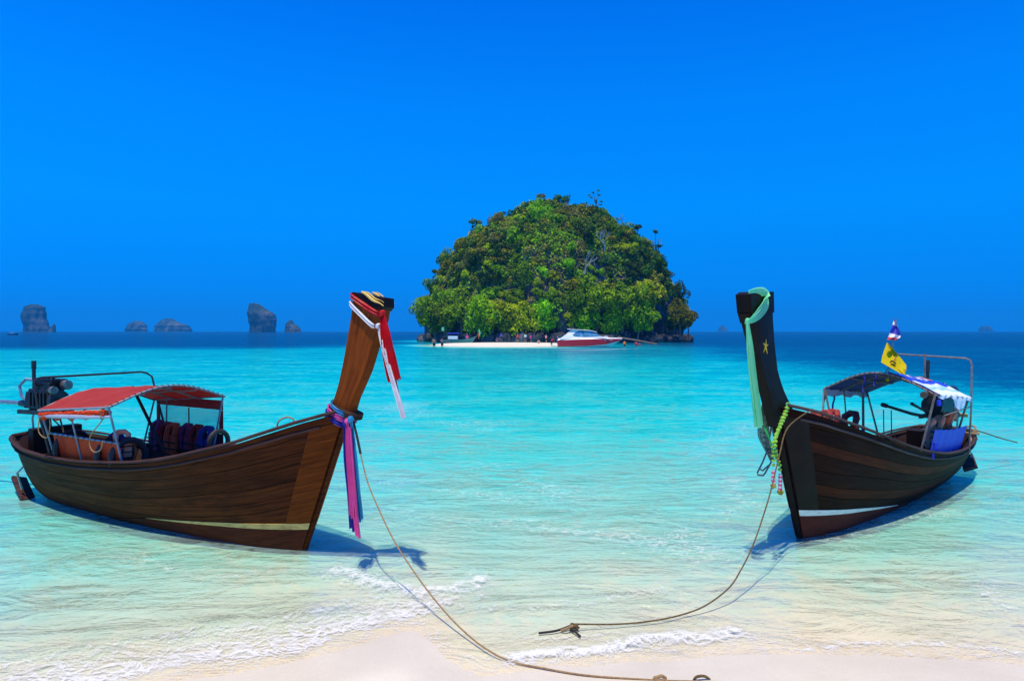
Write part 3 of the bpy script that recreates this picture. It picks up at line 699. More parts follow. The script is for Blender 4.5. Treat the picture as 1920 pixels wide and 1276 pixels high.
def cap(B, parent, r, f, mat_, th, k0=10.8):
    n = len(r); i0 = int(k0)
    mb = MB(B); a = r[-1]; b_ = f[-1]; lr = r[i0] ; lf = f[i0]
    poly = [(a.x - .004, a.z + .006), (b_.x + .008, b_.z + .004), (b_.x + .012, b_.z - .09), (b_.x - .035, b_.z - .13), (a.x + .0, a.z - .02)]
    mb.prism(poly, -th / 2 - .006, th / 2 + .006); mb.build('prow_cap', mat_, parent, smooth=False)
    return poly
pc = cap(LB, lboat, pr, pf, M['black_paint'], .15)
ax, az = pc[0]; bx, bz = pc[1]
for (x0, z0, x1, z1, w) in ((ax + .14, az - .004, bx - .0, bz - .085, .018), (ax + .19, az - .004, bx + .004, bz - .05, .008)):
    for sd_ in (-1, 1):
        mb = MB(LB); yy = sd_ * .083
        pts = [Vector((x0 + (x1 - x0) * t, yy, z0 + (z1 - z0) * t + .008 * math.sin(t * 9))) for t in np.linspace(0, 1, 9)]
        mb.tube(pts, [.3 * w + .7 * w * math.sin(math.pi * min(1, .15 + t)) for t in np.linspace(0, 1, 9)], 6, flat=1); mb.build('gold_stripe', M['gold'], lboat)
# canopy
steelL = mat('blue_grey_painted_pipe', (.16, .19, .24), .5, (.30, .32, .36), 18)
LP = arch_canopy(LB, lboat, -2.52, -4.24, .82, (1.56, 1.77), (1.42, 1.66), M['tarp_red'], steelL, -1)
def post(B, parent, a, b_, r, m, name='canopy_post'):
    mb = MB(B); mb.tube([a, b_], r, 8); mb.build(name, m, parent)
for x in (-2.54, -4.22):
    for y in (-.80, .80):
        post(LB, lboat, (x, y * .74, .62), (x, y, 1.55 if x > -3 else 1.42), .014, steelL)
post(LB, lboat, (-3.5, -.60, .6), (-3.5, -.775, 1.42), .012, steelL)
post(LB, lboat, (-3.9, .78, .6), (-3.9, .81, 1.47), .012, steelL)
# dark inner struts
post(LB, lboat, (-3.1, .50, .3), (-3.95, .30, 1.68), .022, M['steel_dark'], 'inner_strut')
post(LB, lboat, (-3.1, -.45, .3), (-3.45, -.30, .8), .022, M['steel_dark'], 'inner_strut')
# tall hoop over the stern
fr_ = [(-4.26, -.64, .66), (-4.36, -.76, 1.35), (-4.40, -.80, 1.80), (-4.40, -.76, 1.845), (-4.40, -.70, 1.855), (-4.40, .70, 1.86), (-4.38, .78, 1.84), (-4.34, .84, 1.78), (-3.98, .80, 1.1), (-3.75, .76, .6)]
mb = MB(LB); mb.tube(fr_, .015, 8); mb.build('stern_hoop', M['steel_dark'], lboat)
# rolled side curtain under the near edge
rowsP = []
for u in np.linspace(0.02, .98, 24):
    p = LP(u, -1); row = []
    for k, a in enumerate(np.linspace(0, math.pi * 1.7, 9)):
        rr = .045 + .012 * math.sin(u * 30 + k) ; row.append((p.x, -.80 + rr * math.sin(a), p.z - .03 - .05 * (1 - abs(2 * u - 1)) * .3 - rr * (1 - math.cos(a))))
    rowsP.append(row)
mb = MB(LB); mb.grid(rowsP); ob = mb.build('rolled_side_curtain', M['tarp_orange'], lboat); 
mb = MB(LB); mb.tube([(-2.44, -.83, 1.45), (-3.05, -.84, 1.41), (-3.7, -.84, 1.38), (-4.2, -.82, 1.345)], [.016, .03, .03, .02], 7); mb.build('curtain_hem', mat('grey_blue_canvas', (.28, .33, .45), .8, (.4, .42, .5), 9), lboat)
mb = MB(LB); 
for u in np.linspace(.04, .96, 40):
    p = LP(u, -1); mb.ball((p.x, -.835, p.z - .055 + .012 * random.random()), .022, 6, 4, noise=.25)
mb.build('curtain_ruffle', M['tarp_orange'], lboat)
# orange side cloth on a bar
def cloth_panel(B, parent, name, x0, x1, yb, yt, zb, zt_, m, fold=.012, n=24, freq=5):
    P = []
    for i in range(n):
        u = i / (n - 1); x = x0 + (x1 - x0) * u; row = []
        for k in range(8):
            v = k / 7; z = zb + (zt_ - zb) * v if not callable(zt_) else zb + (zt_(u) - zb) * v
            row.append(Vector((x, yb + (yt - yb) * v + fold * math.sin(u * freq * 6.28 + v * 1.3) * (1 - .6 * v), z - .01 * math.sin(u * 3.14 * 6) ** 2 * v)))
        P.append(row)
    mb = MB(B); mb.slab(P, [[Vector((0, 1, 0))] * 8] * n, .006); return mb.build(name, m, parent)
cloth_panel(LB, lboat, 'side_cloth', -2.58, -4.15, -.60, -.68, .55, 1.09, M['tarp_orange'])
mb = MB(LB); mb.tube([(-2.52, -.695, 1.10), (-4.24, -.695, 1.10)], .014, 7); mb.build('side_bar', M['galv'], lboat)
mb = MB(LB)
for x in np.linspace(-2.65, -4.12, 12): mb.tube([(x, -.71, 1.07), (x + .02, -.715, 1.115), (x + .05, -.68, 1.10)], .004, 4)
mb.build('side_lashing', M['rope_black'], lboat)['kind'] = 'stuff'
# window curtain on the far side
yf = .82
def fp(u, z): return Vector((-2.56 + (-4.18 + 2.56) * u, yf + .006 * math.sin(u * 25), z))
def far_strip(name, u0, u1, z0, z1, m, n=10):
    P = [[fp(u, z) for z in (z0, (z0 + z1) / 2, z1)] for u in np.linspace(u0, u1, n)]
    mb = MB(LB); mb.slab(P, [[Vector((0, 1, 0))] * 3] * n, .006); return mb.build(name, m, lboat)
redc = mat('dark_red_curtain_cloth', (.30, .02, .02), .8, (.42, .05, .03), 5, trans=.1)
far_strip('curtain_top_band', 0, 1, 1.36, 1.50, redc); far_strip('curtain_edge', 0, .06, 1.02, 1.355, redc, 3); far_strip('curtain_edge', .94, 1, 1.02, 1.355, redc, 3)
far_strip('curtain_mullion', .485, .505, 1.02, 1.355, redc, 2)
far_strip('clear_window', .065, .48, 1.02, 1.355, M['clear'], 8); far_strip('clear_window', .51, .935, 1.02, 1.355, M['clear'], 8)
far_strip('lower_curtain', 0, 1, .60, 1.015, mat('maroon_lower_curtain', (.10, .008, .03), .85, (.16, .02, .05), 6))
# board leaning inside, floor clutter
mb = MB(LB); mb.box((-2.45, -.2, .72), (.40, .03, .22), Euler((0.2, R(4), R(8)))); mb.build('loose_board', M['wood_dark'], lboat)
# stern side platform (rudder board) hanging by the quarter
mb = MB(LB); mb.box((-5.65, -.40, .10), (.75, .20, .05), Euler((R(-18), R(18), R(-14)))); mb.build('stern_step', M['rail'], lboat)
mb = MB(LB); mb.tube([(-5.30, -.50, .55), (-5.42, -.58, .40), (-5.46, -.50, .14)], .016, 6); mb.build('step_bracket', M['galv'], lboat)

# engine with long drive shaft: a thing of its own, carried on the stern
def engine(B, base, label, name='longtail_engine', yaw=0, colour='engine', size=1.0, handle=True, tail=2.6, tilt=0.0, pipe_h=.24):
    Mx = B @ Matrix.Translation(Vector(base)) @ Matrix.Rotation(yaw, 4, 'Z') @ Matrix.Scale(1, 4)
    t = thing(name, label, 'engine', M=Mx); S = Mx @ Matrix.Scale(size, 4)
    em = M[colour]
    mb = MB(S); mb.tube([(0, 0, 0), (0, 0, .18)], [.07, .055], 10); mb.tube([(0, 0, .15), (0, 0, .2)], .10, 12); mb.build('swivel_mount', M['steel_dark'], t)
    mb = MB(S); mb.box((-.02, -.13, .23), (.78, .045, .06)); mb.box((-.02, .13, .23), (.78, .045, .06)); mb.box((.25, 0, .23), (.05, .3, .05)); mb.box((-.3, 0, .23), (.05, .3, .05)); mb.build('engine_bed', M['steel_dark'], t)
    mb = MB(S); mb.box((0, 0, .42), (.42, .26, .30)); mb.box((.02, 0, .60), (.36, .20, .12)); mb.box((-.26, 0, .40), (.14, .22, .24), taper=.8)
    for k in range(5): mb.box((-.14 + .075 * k, -.14, .42), (.03, .03, .2))
    mb.build('engine_block', em, t)
    mb = MB(S); mb.box((.02, 0, .68), (.38, .13, .06)); 
    for k in range(4): mb.tube([(-.12 + .09 * k, 0, .70), (-.12 + .09 * k, 0, .735)], .022, 8)
    mb.build('valve_cover', em, t)
    mb = MB(S); mb.tube([(.22, 0, .40), (.29, 0, .40)], .15, 18); mb.tube([(.29, 0, .40), (.31, 0, .40)], .05, 10); mb.build('flywheel', M['steel_dark'], t)
    mb = MB(S); mb.tube([(.24, .10, .62), (.33, .10, .62)], .07, 12); mb.tube([(.26, -.1, .56), (.32, -.1, .56)], .055, 12); mb.build('pulley', M['steel'], t)
    mb = MB(S); mb.tube([(-.05, .17, .62), (.14, .17, .62)], .085, 14); mb.build('air_filter', M['steel_dark'], t)
    mb = MB(S); mb.tube([(0, -.12, .6), (0.0, -.17, .66), (-.01, -.17, .72), (-.01, -.17, .74 + pipe_h)], .025, 8); mb.tube([(-.01, -.17, .74 + pipe_h * .5), (-.01, -.17, .74 + pipe_h)], .032, 8); mb.build('exhaust_pipe', M['steel_dark'], t)
    mb = MB(S); mb.tube([(-.3, -.05, .36), (-.42, -.08, .45), (-.46, -.08, .6), (-.36, -.05, .7), (-.2, 0, .68)], .022, 7); mb.tube([(-.2, .1, .5), (-.4, .12, .3), (-.45, .1, .1), (-.42, .1, -.2)], .015, 6); mb.build('hose', M['galv'], t)
    mb = MB(S); mb.tube([(.2, .02, .3), (.3, .0, .1), (.36, .02, -.15)], .012, 6); mb.tube([(-.1, .12, .3), (.0, .1, .1), (.15, .2, -.1)], .010, 6); mb.build('fuel_hose', M['rope_brown'], t)
    mb = MB(S); d = Vector((-1, 0, tilt)); p0 = Vector((-.3, 0, .33))
    mb.tube([p0, p0 + d * .25], [.075, .05], 10); mb.build('gearbox', M['steel_dark'], t)
    mb = MB(S); mb.tube([p0 + d * .2, p0 + d * tail], .032, 10); ds = mb.build('drive_shaft', M['galv'], t)
    e = p0 + d * tail; mb = MB(S)
    for k in range(3):
        a = k * 2.094; mb.box(e + Vector((0, math.cos(a) * .07, math.sin(a) * .07)), (.012, .06, .12), Euler((a - 1.57, 0.4, 0)))
    mb.ball(e, .03); mb.build('propeller', M['gold'], ds)
    if handle:
        mb = MB(S); mb.tube([(.3, 0, .3), (.6, 0, .36), (1.0, .0, .48)], [.02, .018, .024], 8); mb.build('tiller', M['steel_dark'], t)
    return t
engine(LB, (-5.48, -.15, 1.02), 'black longtail engine with a silver drive shaft on the stern behind the red canopy', yaw=R(10), handle=False, tilt=.01, tail=3.0, size=1.05)
mb = MB(LB); mb.box((-5.42, -.05, .78), (.16, .7, .5)); mb.build('engine_stand', M['black_paint'], lboat)
mb = MB(LB); mb.box((-5.45, 0, .62), (.45, .7, .05)); mb.build('stern_deck', M['black_paint'], lboat)

def tyre(B, c, r, w, label, axis='x', group=None):
    mb = MB(B); P = []
    for i in range(20):
        a = 2 * math.pi * i / 20; P.append((c[0], c[1] + r * math.cos(a), c[2] + r * math.sin(a)) if axis == 'x' else (c[0] + r * math.cos(a), c[1], c[2] + r * math.sin(a)))
    mb.tube(P, w, 8, closed=True, up=(1, 0, 0) if axis == 'x' else (0, 1, 0)); o = mb.build('tyre', M['rubber'])
    return tag(o, label, 'tyre', group)
tyre(LB, (-4.05, -.48, .88), .22, .042, 'black tyre at the stern end of the orange side cloth', group='tyres in the red canopied boat')
tyre(LB, (-3.0, -.48, .88), .22, .042, 'black tyre in the middle of the orange side cloth', group='tyres in the red canopied boat')
tyre(LB, (-2.68, -.48, .88), .22, .042, 'black tyre at the bow end of the orange side cloth', group='tyres in the red canopied boat')
tyre(LB, (-2.50, .70, .93), .15, .035, 'small black tyre beside the far front post of the red canopy', group='tyres in the red canopied boat')

# life jackets: two padded fronts, a collar and straps
def jacket(B, c, m, label, s=1.0, yaw=0, flop=0.0, group='life jackets in the red canopied boat', cols=None):
    Mx = B @ Matrix.Translation(Vector(c)) @ Matrix.Rotation(yaw, 4, 'Z') @ Matrix.Rotation(flop, 4, 'X') @ Matrix.Scale(s, 4)
    t = thing('life_jacket', label, 'life jacket', M=Mx, group=group)
    for sx in (-1, 1):
        mb = MB(Mx); mb.box((sx * .085, 0, .17), (.14, .07, .30), Euler((0, R(sx * 4), 0)), taper=.9, bev=.4); mb.build('front_pad', m, t)
    mb = MB(Mx); mb.tube([(-.10, 0, .32), (-.10, .03, .42), (-.05, .08, .47), (.05, .08, .47), (.10, .03, .42), (.10, 0, .32)], [.04, .05, .05, .05, .05, .04], 8); mb.build('collar', m, t)
    mb = MB(Mx); mb.tube([(-.165, -.045, .12), (.165, -.045, .12)], .011, 6); mb.tube([(-.165, -.045, .22), (.165, -.045, .22)], .011, 6); mb.build('strap', cols or M['rope_black'], t)
    return t
for x, mt, lab, yy in ((-4.06, 'jacket_purple', 'purple life jacket hanging nearest the stern under the clear window', .70),
                   (-3.84, 'jacket_red', 'dark red life jacket second from the stern under the clear window', .72),
                   (-3.58, 'jacket_orange', 'bright orange life jacket hanging in front of the clear window', .66),
                   (-3.34, 'jacket_purple', 'purple life jacket hanging beside the bright orange one under the window', .72),
                   (-3.08, 'jacket_red', 'dark red life jacket second from the bow end of the curtain', .71),
                   (-2.82, 'jacket_blue', 'navy life jacket hanging nearest the bow end of the curtain', .70)):
    jacket(LB, (x, yy, .62 + .03 * random.random()), M[mt], lab, .95, R(random.uniform(-8, 8)))
jacket(LB, (-3.02, -.46, .80), M['navy_cloth'], 'blue and peach life jacket standing behind the orange side cloth', .72, R(40), cols=M['peach'])
jacket(LB, (-2.75, -.52, .86), M['peach'], 'faded peach life jacket beside the near front post of the red canopy', .72, R(70))

# ropes on the left canopy
def rope(name, label, pts, r, m, n=7, S=I4, parent=None, smooth_n=6, group=None):
    P = [Vector(p) for p in pts]; Q = []
    for i in range(len(P) - 1):                            # catmull-rom
        a = P[max(0, i - 1)]; b_ = P[i]; c = P[i + 1]; d = P[min(len(P) - 1, i + 2)]
        for k in range(smooth_n):
            t = k / smooth_n; Q.append(.5 * ((2 * b_) + (c - a) * t + (2 * a - 5 * b_ + 4 * c - d) * t * t + (3 * b_ - a - 3 * c + d) * t ** 3))
    Q.append(P[-1]); mb = MB(S); mb.tube(Q, r, n); o = mb.build(name, m, parent)
    if label: tag(o, label, 'rope', group)
    return o
rope('rope', 'thin pale rope looped on the near front post of the red canopy', [(-2.56, -.80, 1.52), (-2.64, -.84, 1.38), (-2.84, -.86, 1.2), (-2.86, -.86, 1.06), (-2.74, -.87, 1.0), (-2.62, -.86, 1.04), (-2.6, -.84, 1.15)], .007, M['rope'], S=LB)
rope('rope', 'tan rope hanging in a loop at the stern corner of the red canopy', [(-4.22, -.80, 1.40), (-4.20, -.84, 1.2), (-4.14, -.84, 1.1), (-3.96, -.84, 1.08), (-3.88, -.84, 1.25), (-3.92, -.84, 1.37)], .007, M['rope'], S=LB)
mb = MB(LB); mb.ball((-2.64, -.82, 1.50), .035, noise=.3); mb.ball((-2.62, -.83, 1.44), .028, noise=.3); mb.ball((-2.60, -.80, 1.56), .02, noise=.3); tag(mb.build('rope_knot', M['rope']), 'knotted clump of pale rope on the near front post of the red canopy', 'knot')
# curved handle on the foredeck
rope('rope', 'short pale rope loop on the near gunwale close to the brown prow', [(.12, -.24, 1.47), (.10, -.24, 1.53), (.02, -.26, 1.545), (-.07, -.29, 1.50), (-.09, -.30, 1.42)], .009, M['rope'], S=LB)

# ---- sashes: folded strips of cloth following a path
def sash(S, path, widths, folds, depth, wdir, parent, name, m, seed=0, ragged=0.0):
    P = [Vector(p) for p in path]
    def cr(i, t):
        a = P[max(0, i - 1)]; b_ = P[i]; c = P[i + 1]; d = P[min(len(P) - 1, i + 2)]
        return .5 * ((2 * b_) + (c - a) * t + (2 * a - 5 * b_ + 4 * c - d) * t * t + (3 * b_ - a - 3 * c + d) * t ** 3)
    Q = []; wd = []
    for i in range(len(P) - 1):
        for k in range(6): Q.append(cr(i, k / 6)); wd.append(widths[i] + (widths[i + 1] - widths[i]) * k / 6)
    Q.append(P[-1]); wd.append(widths[-1]); n = len(Q); K = folds * 4 + 1; rn_ = random.Random(seed); ph = [rn_.uniform(0, 6) for _ in range(4)]
    A = []; NN = []
    for i in range(n):
        d = (Q[min(n - 1, i + 1)] - Q[max(0, i - 1)]).normalized(); w = Vector(wdir[i * (len(wdir) - 1) // max(1, n - 1)] if isinstance(wdir, list) else wdir)
        w = (w - d * w.dot(d)).normalized(); nn = d.cross(w).normalized(); row = []; nr = []
        for k in range(K):
            f = k / (K - 1) - .5; q = Q[i] + w * f * wd[i] + nn * depth * math.sin(f * folds * 6.28 + ph[0] + .8 * math.sin(i * .25 + ph[1])) * (wd[i] / max(widths))
            if i == n - 1 and ragged: q = q + d * ragged * (rn_.random() if (k // 4) % 2 else .2 * rn_.random())
            row.append(q); nr.append(nn)
        A.append(row); NN.append(nr)
    mb = MB(S); mb.slab(A, NN, .004, [(i * .05, k * .02) for i in range(n) for k in range(K)])
    return mb.build(name, m, parent)
def lp(B, px, py, y): return local_plane(B, px, py, y)
def ring(S, r_pts, w, dep, parent, name, m, folds=2, seed=1, wdir=(0, 0, 1)):
    return sash(S, r_pts, [w] * len(r_pts), folds, dep, wdir, parent, name, m, seed)

# red and white prow sash of the left boat
def wrap(B, pa, pb, t, y_near, droop=0.0):
    """closed loop around a prow: pa = rear point, pb = front point (local), t half thickness"""
    e = .012
    return [pb + Vector((e, 0, 0)), pb + Vector((e * .5, y_near * (t + e), 0)), (pa + pb) / 2 + Vector((0, y_near * (t + e), -droop)), pa + Vector((-e, y_near * (t + e), 0)), pa + Vector((-e - .01, 0, 0)),
            pa + Vector((-e, -y_near * (t + e), 0)), (pa + pb) / 2 + Vector((0, -y_near * (t + e), -droop)), pb + Vector((e, -y_near * (t + e), 0)), pb + Vector((e, 0, 0))]
tR = thing('red_sash', 'red silk sash knotted round the brown prow head and hanging in a long tail', 'sash', M=LB @ Matrix.Translation(lp(LB, 700, 570, 0)))
tW = thing('white_sash', 'white silk sash tied below the red one on the brown prow', 'sash', M=LB @ Matrix.Translation(lp(LB, 690, 590, 0)))
a = lp(LB, 671, 555, -.0); b_ = lp(LB, 716, 588, 0)
sash(LB, wrap(LB, a, b_, .078, -1, .01), [.06] * 9, 2, .007, (0, 0, 1), tR, 'wrap', M['red_cloth'], 3)
k0 = lp(LB, 717, 587, -.10)
mb = MB(LB); mb.ball(k0, .034, 8, 6, noise=.2); mb.build('knot', M['red_cloth'], tR)
sash(LB, [k0, lp(LB, 722, 625, -.12), lp(LB, 731, 670, -.12), lp(LB, 740, 712, -.12)], [.05, .12, .16, .165], 5, .02, (1, 0, .1), tR, 'tail', M['red_cloth'], 5, .03)
sash(LB, [k0, lp(LB, 724, 650, -.10), lp(LB, 735, 700, -.10), lp(LB, 743, 738, -.10)], [.04, .06, .06, .05], 2, .014, (1, 0, .1), tR, 'tail', M['red_cloth'], 6, .03)
a = lp(LB, 669, 570, 0); b_ = lp(LB, 708, 610, 0)
sash(LB, wrap(LB, a, b_, .078, -1, .01), [.05] * 9, 2, .007, (0, 0, 1), tW, 'wrap', M['white_cloth'], 8)
k1 = lp(LB, 709, 611, -.10); mb = MB(LB); mb.ball(k1, .028, 8, 6, noise=.2); mb.build('knot', M['white_cloth'], tW)
sash(LB, [k1, lp(LB, 719, 655, -.13), lp(LB, 733, 705, -.14), lp(LB, 747, 750, -.14), lp(LB, 757, 783, -.14)], [.03, .045, .05, .055, .06], 3, .012, (1, 0, .1), tW, 'tail', M['white_cloth'], 9, .02)
# pink, navy and sky blue ribbons at the neck
def neck_loop(B, pa, pb, hw, ext):
    n = 16; c = (pa + pb) / 2; out = []
    for i in range(n + 1):
        t = 2 * math.pi * i / n; out.append(c + (pb - pa) / 2 * math.cos(t) * ext + Vector((0, hw * math.sin(t), 0)))
    return out
for nm, mt, lab, pa, pb, hw, tails in (
        ('pink_sash', 'pink_cloth', 'pink silk sash hanging from the neck of the brown prow', (622, 762), (661, 788), .125, [((651, 790), (652, 850), (659, 930), (661, 965), .075, 3), ((655, 800), (662, 900), (668, 970), (672, 1004), .06, 2)]),
        ('navy_sash', 'navy_cloth', 'deep blue silk sash hanging behind the pink one from the brown prow', (619, 770), (657, 797), .13, [((648, 792), (650, 860), (660, 940), (664, 990), .115, 3)]),
        ('sky_blue_sash', 'sky_cloth', 'sky blue silk sash on the outer side of the pink one on the brown prow', (628, 754), (663, 779), .12, [((658, 786), (664, 850), (671, 920), (676, 972), .075, 3)])):
    t = thing(nm, lab, 'sash', M=LB @ Matrix.Translation(lp(LB, 650, 790, 0)))
    a = lp(LB, *pa, 0); b_ = lp(LB, *pb, 0)
    lo = neck_loop(LB, a, b_, hw, 1.12); sash(LB, lo, [.05] * len(lo), 2, .008, (0, 0, 1), t, 'wrap', M[mt], 11)
    for (q0, q1, q2, q3, w, fo_) in tails:
        yv = {'pink_sash': -.20, 'navy_sash': -.165, 'sky_blue_sash': -.13}[nm]
        sash(LB, [lp(LB, *q0, yv + .02), lp(LB, *q1, yv), lp(LB, *q2, yv), lp(LB, *q3, yv)], [w * .55, w * .85, w, w], fo_, .014, (1, 0, 0), t, 'tail', M[mt], 12 + fo_, .04)
    mb = MB(LB); mb.ball(lp(LB, *tails[0][0], -.17), .035, 8, 6, noise=.2); mb.build('knot', M[mt], t)
# carved collar block under the neck
c = (lp(LB, 632, 765, 0) + lp(LB, 664, 780, 0)) / 2
mb = MB(LB); mb.box(c + Vector((.03, 0, .0)), (.30, .20, .09), Euler((0, R(18), 0)), bev=.3); mb.build('prow_collar', M['inside'], lboat)

# mooring line of the left boat
p0 = LB @ lp(LB, 664, 792, -.02); gA = ground(922, 1222, .03)
def px_between(A, Bq, t, px, py):                          # point seen at (px,py), on the upright plane through A and Bq
    d = (Bq - A); nrm_ = Vector((-d.y, d.x, 0)).normalized(); r = ray(px, py); o = Vector((0, 0, H))
    k = (A - o).dot(nrm_) / r.dot(nrm_); return o + r * k
mid = [(676, 850), (690, 905), (712, 958), (740, 1015), (772, 1065), (806, 1112), (845, 1158), (885, 1196)]
pts = [p0] + [px_between(p0, gA, 0, *q) for q in mid] + [gA]
for p in pts[1:]: p.z = max(p.z, .03)
rope('mooring_rope', 'tan mooring rope running from the brown prow down to the sand', pts + [ground(960, 1240, .012), ground(1010, 1250, .02), ground(1100, 1265, .03), ground(1230, 1274, .035), ground(1330, 1277, .035), ground(1460, 1283, .03)], .0072, M['rope'])
rope('rope', 'short black rope sleeve at the top of the mooring rope of the brown boat', [p0 + Vector((-.01, 0, .02)), pts[1] * .5 + p0 * .5, pts[1]], .0135, M['rope_black'])
rope('rope', 'frayed coil of tan rope at the bottom edge of the sand', [ground(1225, 1272, .04), ground(1240, 1266, .06), ground(1248, 1272, .04), ground(1236, 1277, .03), ground(1226, 1268, .05)], .012, M['rope'])
rope('rope', 'dark frayed rope end half buried at the bottom of the beach', [ground(1300, 1277, .02), ground(1306, 1268, .06), ground(1322, 1267, .06), ground(1334, 1277, .02)], .010, M['rope_brown'])
# ---- right boat
foot2 = ground(1500, 1008)
RB = frame(foot2, (-.719, -.695))
hr = Hull(6.15, [(.7, 1.67), (.2, 1.55), (-.2, 1.43), (-.6, 1.32), (-1, 1.20), (-1.4, 1.08), (-1.8, .97), (-2.2, .88), (-2.6, .80), (-3, .74), (-3.4, .69), (-3.8, .66), (-4.2, .64), (-5, .64), (-5.6, .67), (-6.3, .72)][::-1])
rboat = thing('longtail_boat', 'dark longtail boat with a blue canopy and a black prow marked with a gold star', 'boat', M=RB)
build_hull(RB, hr, rboat, dict(planks=['bottom_dark', 'wood_dark', 'wood_red', 'wood_dark', 'wood_dark', 'wood_red', 'wood_dark', 'wood_dark'], bottom='bottom_dark', stripe='white_paint', bow='black_paint', stem='black_paint', rail='rail_grey'), 1, (.31, .10, .38, .075, .96))
rear = [(1500, 800), (1484, 775), (1470, 750), (1458, 725), (1449, 695), (1443, 650), (1439, 600), (1437, 549)]
front = [(1448, 800), (1440, 775), (1434, 745), (1426, 715), (1418, 685), (1408, 640), (1400, 605), (1395, 590)]
oR, prR, pfR = prow(RB, rboat, rear, front, (.11, .15), M['black_paint'])
# wide head
h0 = [local_plane(RB, px, py, 0) for px, py in ((1437, 547), (1400, 547), (1393, 552), (1396, 585), (1402, 606), (1438, 585))]
mb = MB(RB); mb.prism([(p.x, p.z) for p in h0], -.085, .085); mb.build('prow_head', M['black_paint'], rboat, smooth=False)
# star
c = local_plane(RB, 1437 - 1, 648, .075); star = []
for k in range(10):
    a = math.pi / 2 + k * math.pi / 5 + .12; r_ = (.075 if k % 2 == 0 else .024) * (1.35 if k in (4, 6) else 1)
    star.append((c.x + math.cos(a) * r_ * .8, c.z + math.sin(a) * r_))
mb = MB(RB); n = 10; yb = .0745
vs = [(p[0], yb - .01, p[1]) for p in star] + [(p[0], yb + .002, p[1]) for p in star] + [(c.x, yb + .006, c.z)]
mb.add(vs, [((i + 1) % n, i, n + i, n + (i + 1) % n) for i in range(n)] + [(n + i, n + (i + 1) % n, 2 * n)[::-1] for i in range(n)]); mb.build('star_emblem', M['yellow_paint'], rboat, smooth=False)
steelR = mat('rusty_grey_pipe', (.13, .10, .08), .55, (.26, .22, .20), 18)
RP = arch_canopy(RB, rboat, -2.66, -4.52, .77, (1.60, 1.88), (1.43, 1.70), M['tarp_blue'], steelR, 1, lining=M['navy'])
for x in (-2.64, -4.48):
    for y in (-.75, .75): post(RB, rboat, (x, y * .72, .60), (x, y, 1.60 if x > -3 else 1.43), .016, steelR)
post(RB, rboat, (-3.4, -.66, .5), (-3.4, -.74, 1.53), .012, steelR); post(RB, rboat, (-3.3, -.40, .3), (-3.3, -.42, 1.74), .02, steelR, 'inner_post'); post(RB, rboat, (-2.2, -.62, .7), (-2.60, -.75, 1.6), .014, steelR, 'front_post')
# printed banner over the near rear side, draped over the edge
def hang(u, v): return RP(u, v, .03)
rowsP = []
for u in np.linspace(.02, 1.0, 26):
    row = []
    for v in np.linspace(.12, 1, 16): row.append(hang(u, v) + Vector((0, 0, .006 * math.sin(u * 22 + v * 9))))
    dl = .05 + .16 * math.exp(-((u - .62) / .18) ** 2) + .03 * math.sin(u * 14)
    for k in range(1, 5): row.append(hang(u, 1) + Vector((0, .02 + .015 * math.sin(u * 40 + k), -dl * k / 4)))
    rowsP.append(row)
def banner_material():
    m, t, b = newmat('blue_and_white_printed_banner'); b.inputs['Roughness'].default_value = .5
    uv = N(t, 'ShaderNodeUVMap'); sp = N(t, 'ShaderNodeSeparateXYZ'); t.links.new(uv.outputs[0], sp.inputs[0])
    wn = N(t, 'ShaderNodeTexNoise'); wn.inputs['Scale'].default_value = 3.2; wn.inputs['Detail'].default_value = 3; t.links.new(uv.outputs[0], wn.inputs[0])
    ad = N(t, 'ShaderNodeMath', operation='MULTIPLY_ADD'); ad.inputs[1].default_value = .38; t.links.new(wn.outputs[0], ad.inputs[0]); t.links.new(sp.outputs[1], ad.inputs[2])
    r = N(t, 'ShaderNodeValToRGB'); r.color_ramp.interpolation = 'LINEAR'
    st = [(0, (.01, .03, .62)), (.60, (.015, .06, .75)), (.64, (.75, .82, .9)), (.72, (.62, .8, .9)), (.78, (.2, .55, .75)), (.86, (.78, .85, .9)), (1, (.7, .8, .88))]
    while len(r.color_ramp.elements) < len(st): r.color_ramp.elements.new(.5)
    for e, (p, c_) in zip(r.color_ramp.elements, st): e.position = p; e.color = (*c_, 1)
    t.links.new(ad.outputs[0], r.inputs[0]); t.links.new(r.outputs[0], b.inputs['Base Color'])
    return m
mb = MB(RB); mb.slab(rowsP, [[Vector((0, .3, .95))] * 20] * 26, .005, [(i / 25, j / 19) for i in range(26) for j in range(20)]); mb.build('printed_banner', banner_material(), rboat)
# print on the banner: curling white strokes and an orange ring, as flat shapes on the cloth
def stroke(pts, w, m):
    P = []
    for (u, v) in pts: P.append(hang(u, v) + Vector((0, 0, .014)))
    rr = []
    for i, p in enumerate(P):
        d = (P[min(len(P) - 1, i + 1)] - P[max(0, i - 1)]); s_ = Vector((-d.y, d.x, 0)); s_ = s_.normalized() * w if s_.length > 1e-6 else Vector((w, 0, 0)); rr.append([p + s_, p, p - s_])
    mb = MB(RB); mb.slab(rr, [[Vector((0, 0, 1))] * 3] * len(rr), .003); mb.build('banner_letter', m, rboat)
def arc(cx_, cy_, ru, rv, a0, a1, n=12): return [(cx_ + ru * math.cos(R(a0 + (a1 - a0) * i / n)), cy_ + rv * math.sin(R(a0 + (a1 - a0) * i / n))) for i in range(n + 1)]
stroke(arc(.30, .40, .05, .10, 30, 320), .016, M['white_cloth']); stroke(arc(.42, .40, .04, .11, -100, 120), .016, M['white_cloth']); stroke([(.50, .52), (.50, .30)], .016, M['white_cloth'])
stroke(arc(.56, .40, .04, .09, 0, 250), .016, M['white_cloth']); stroke(arc(.70, .36, .045, .12, 60, 420), .018, M['peach']); stroke([(.16, .36), (.20, .46)], .02, M['white_cloth'])
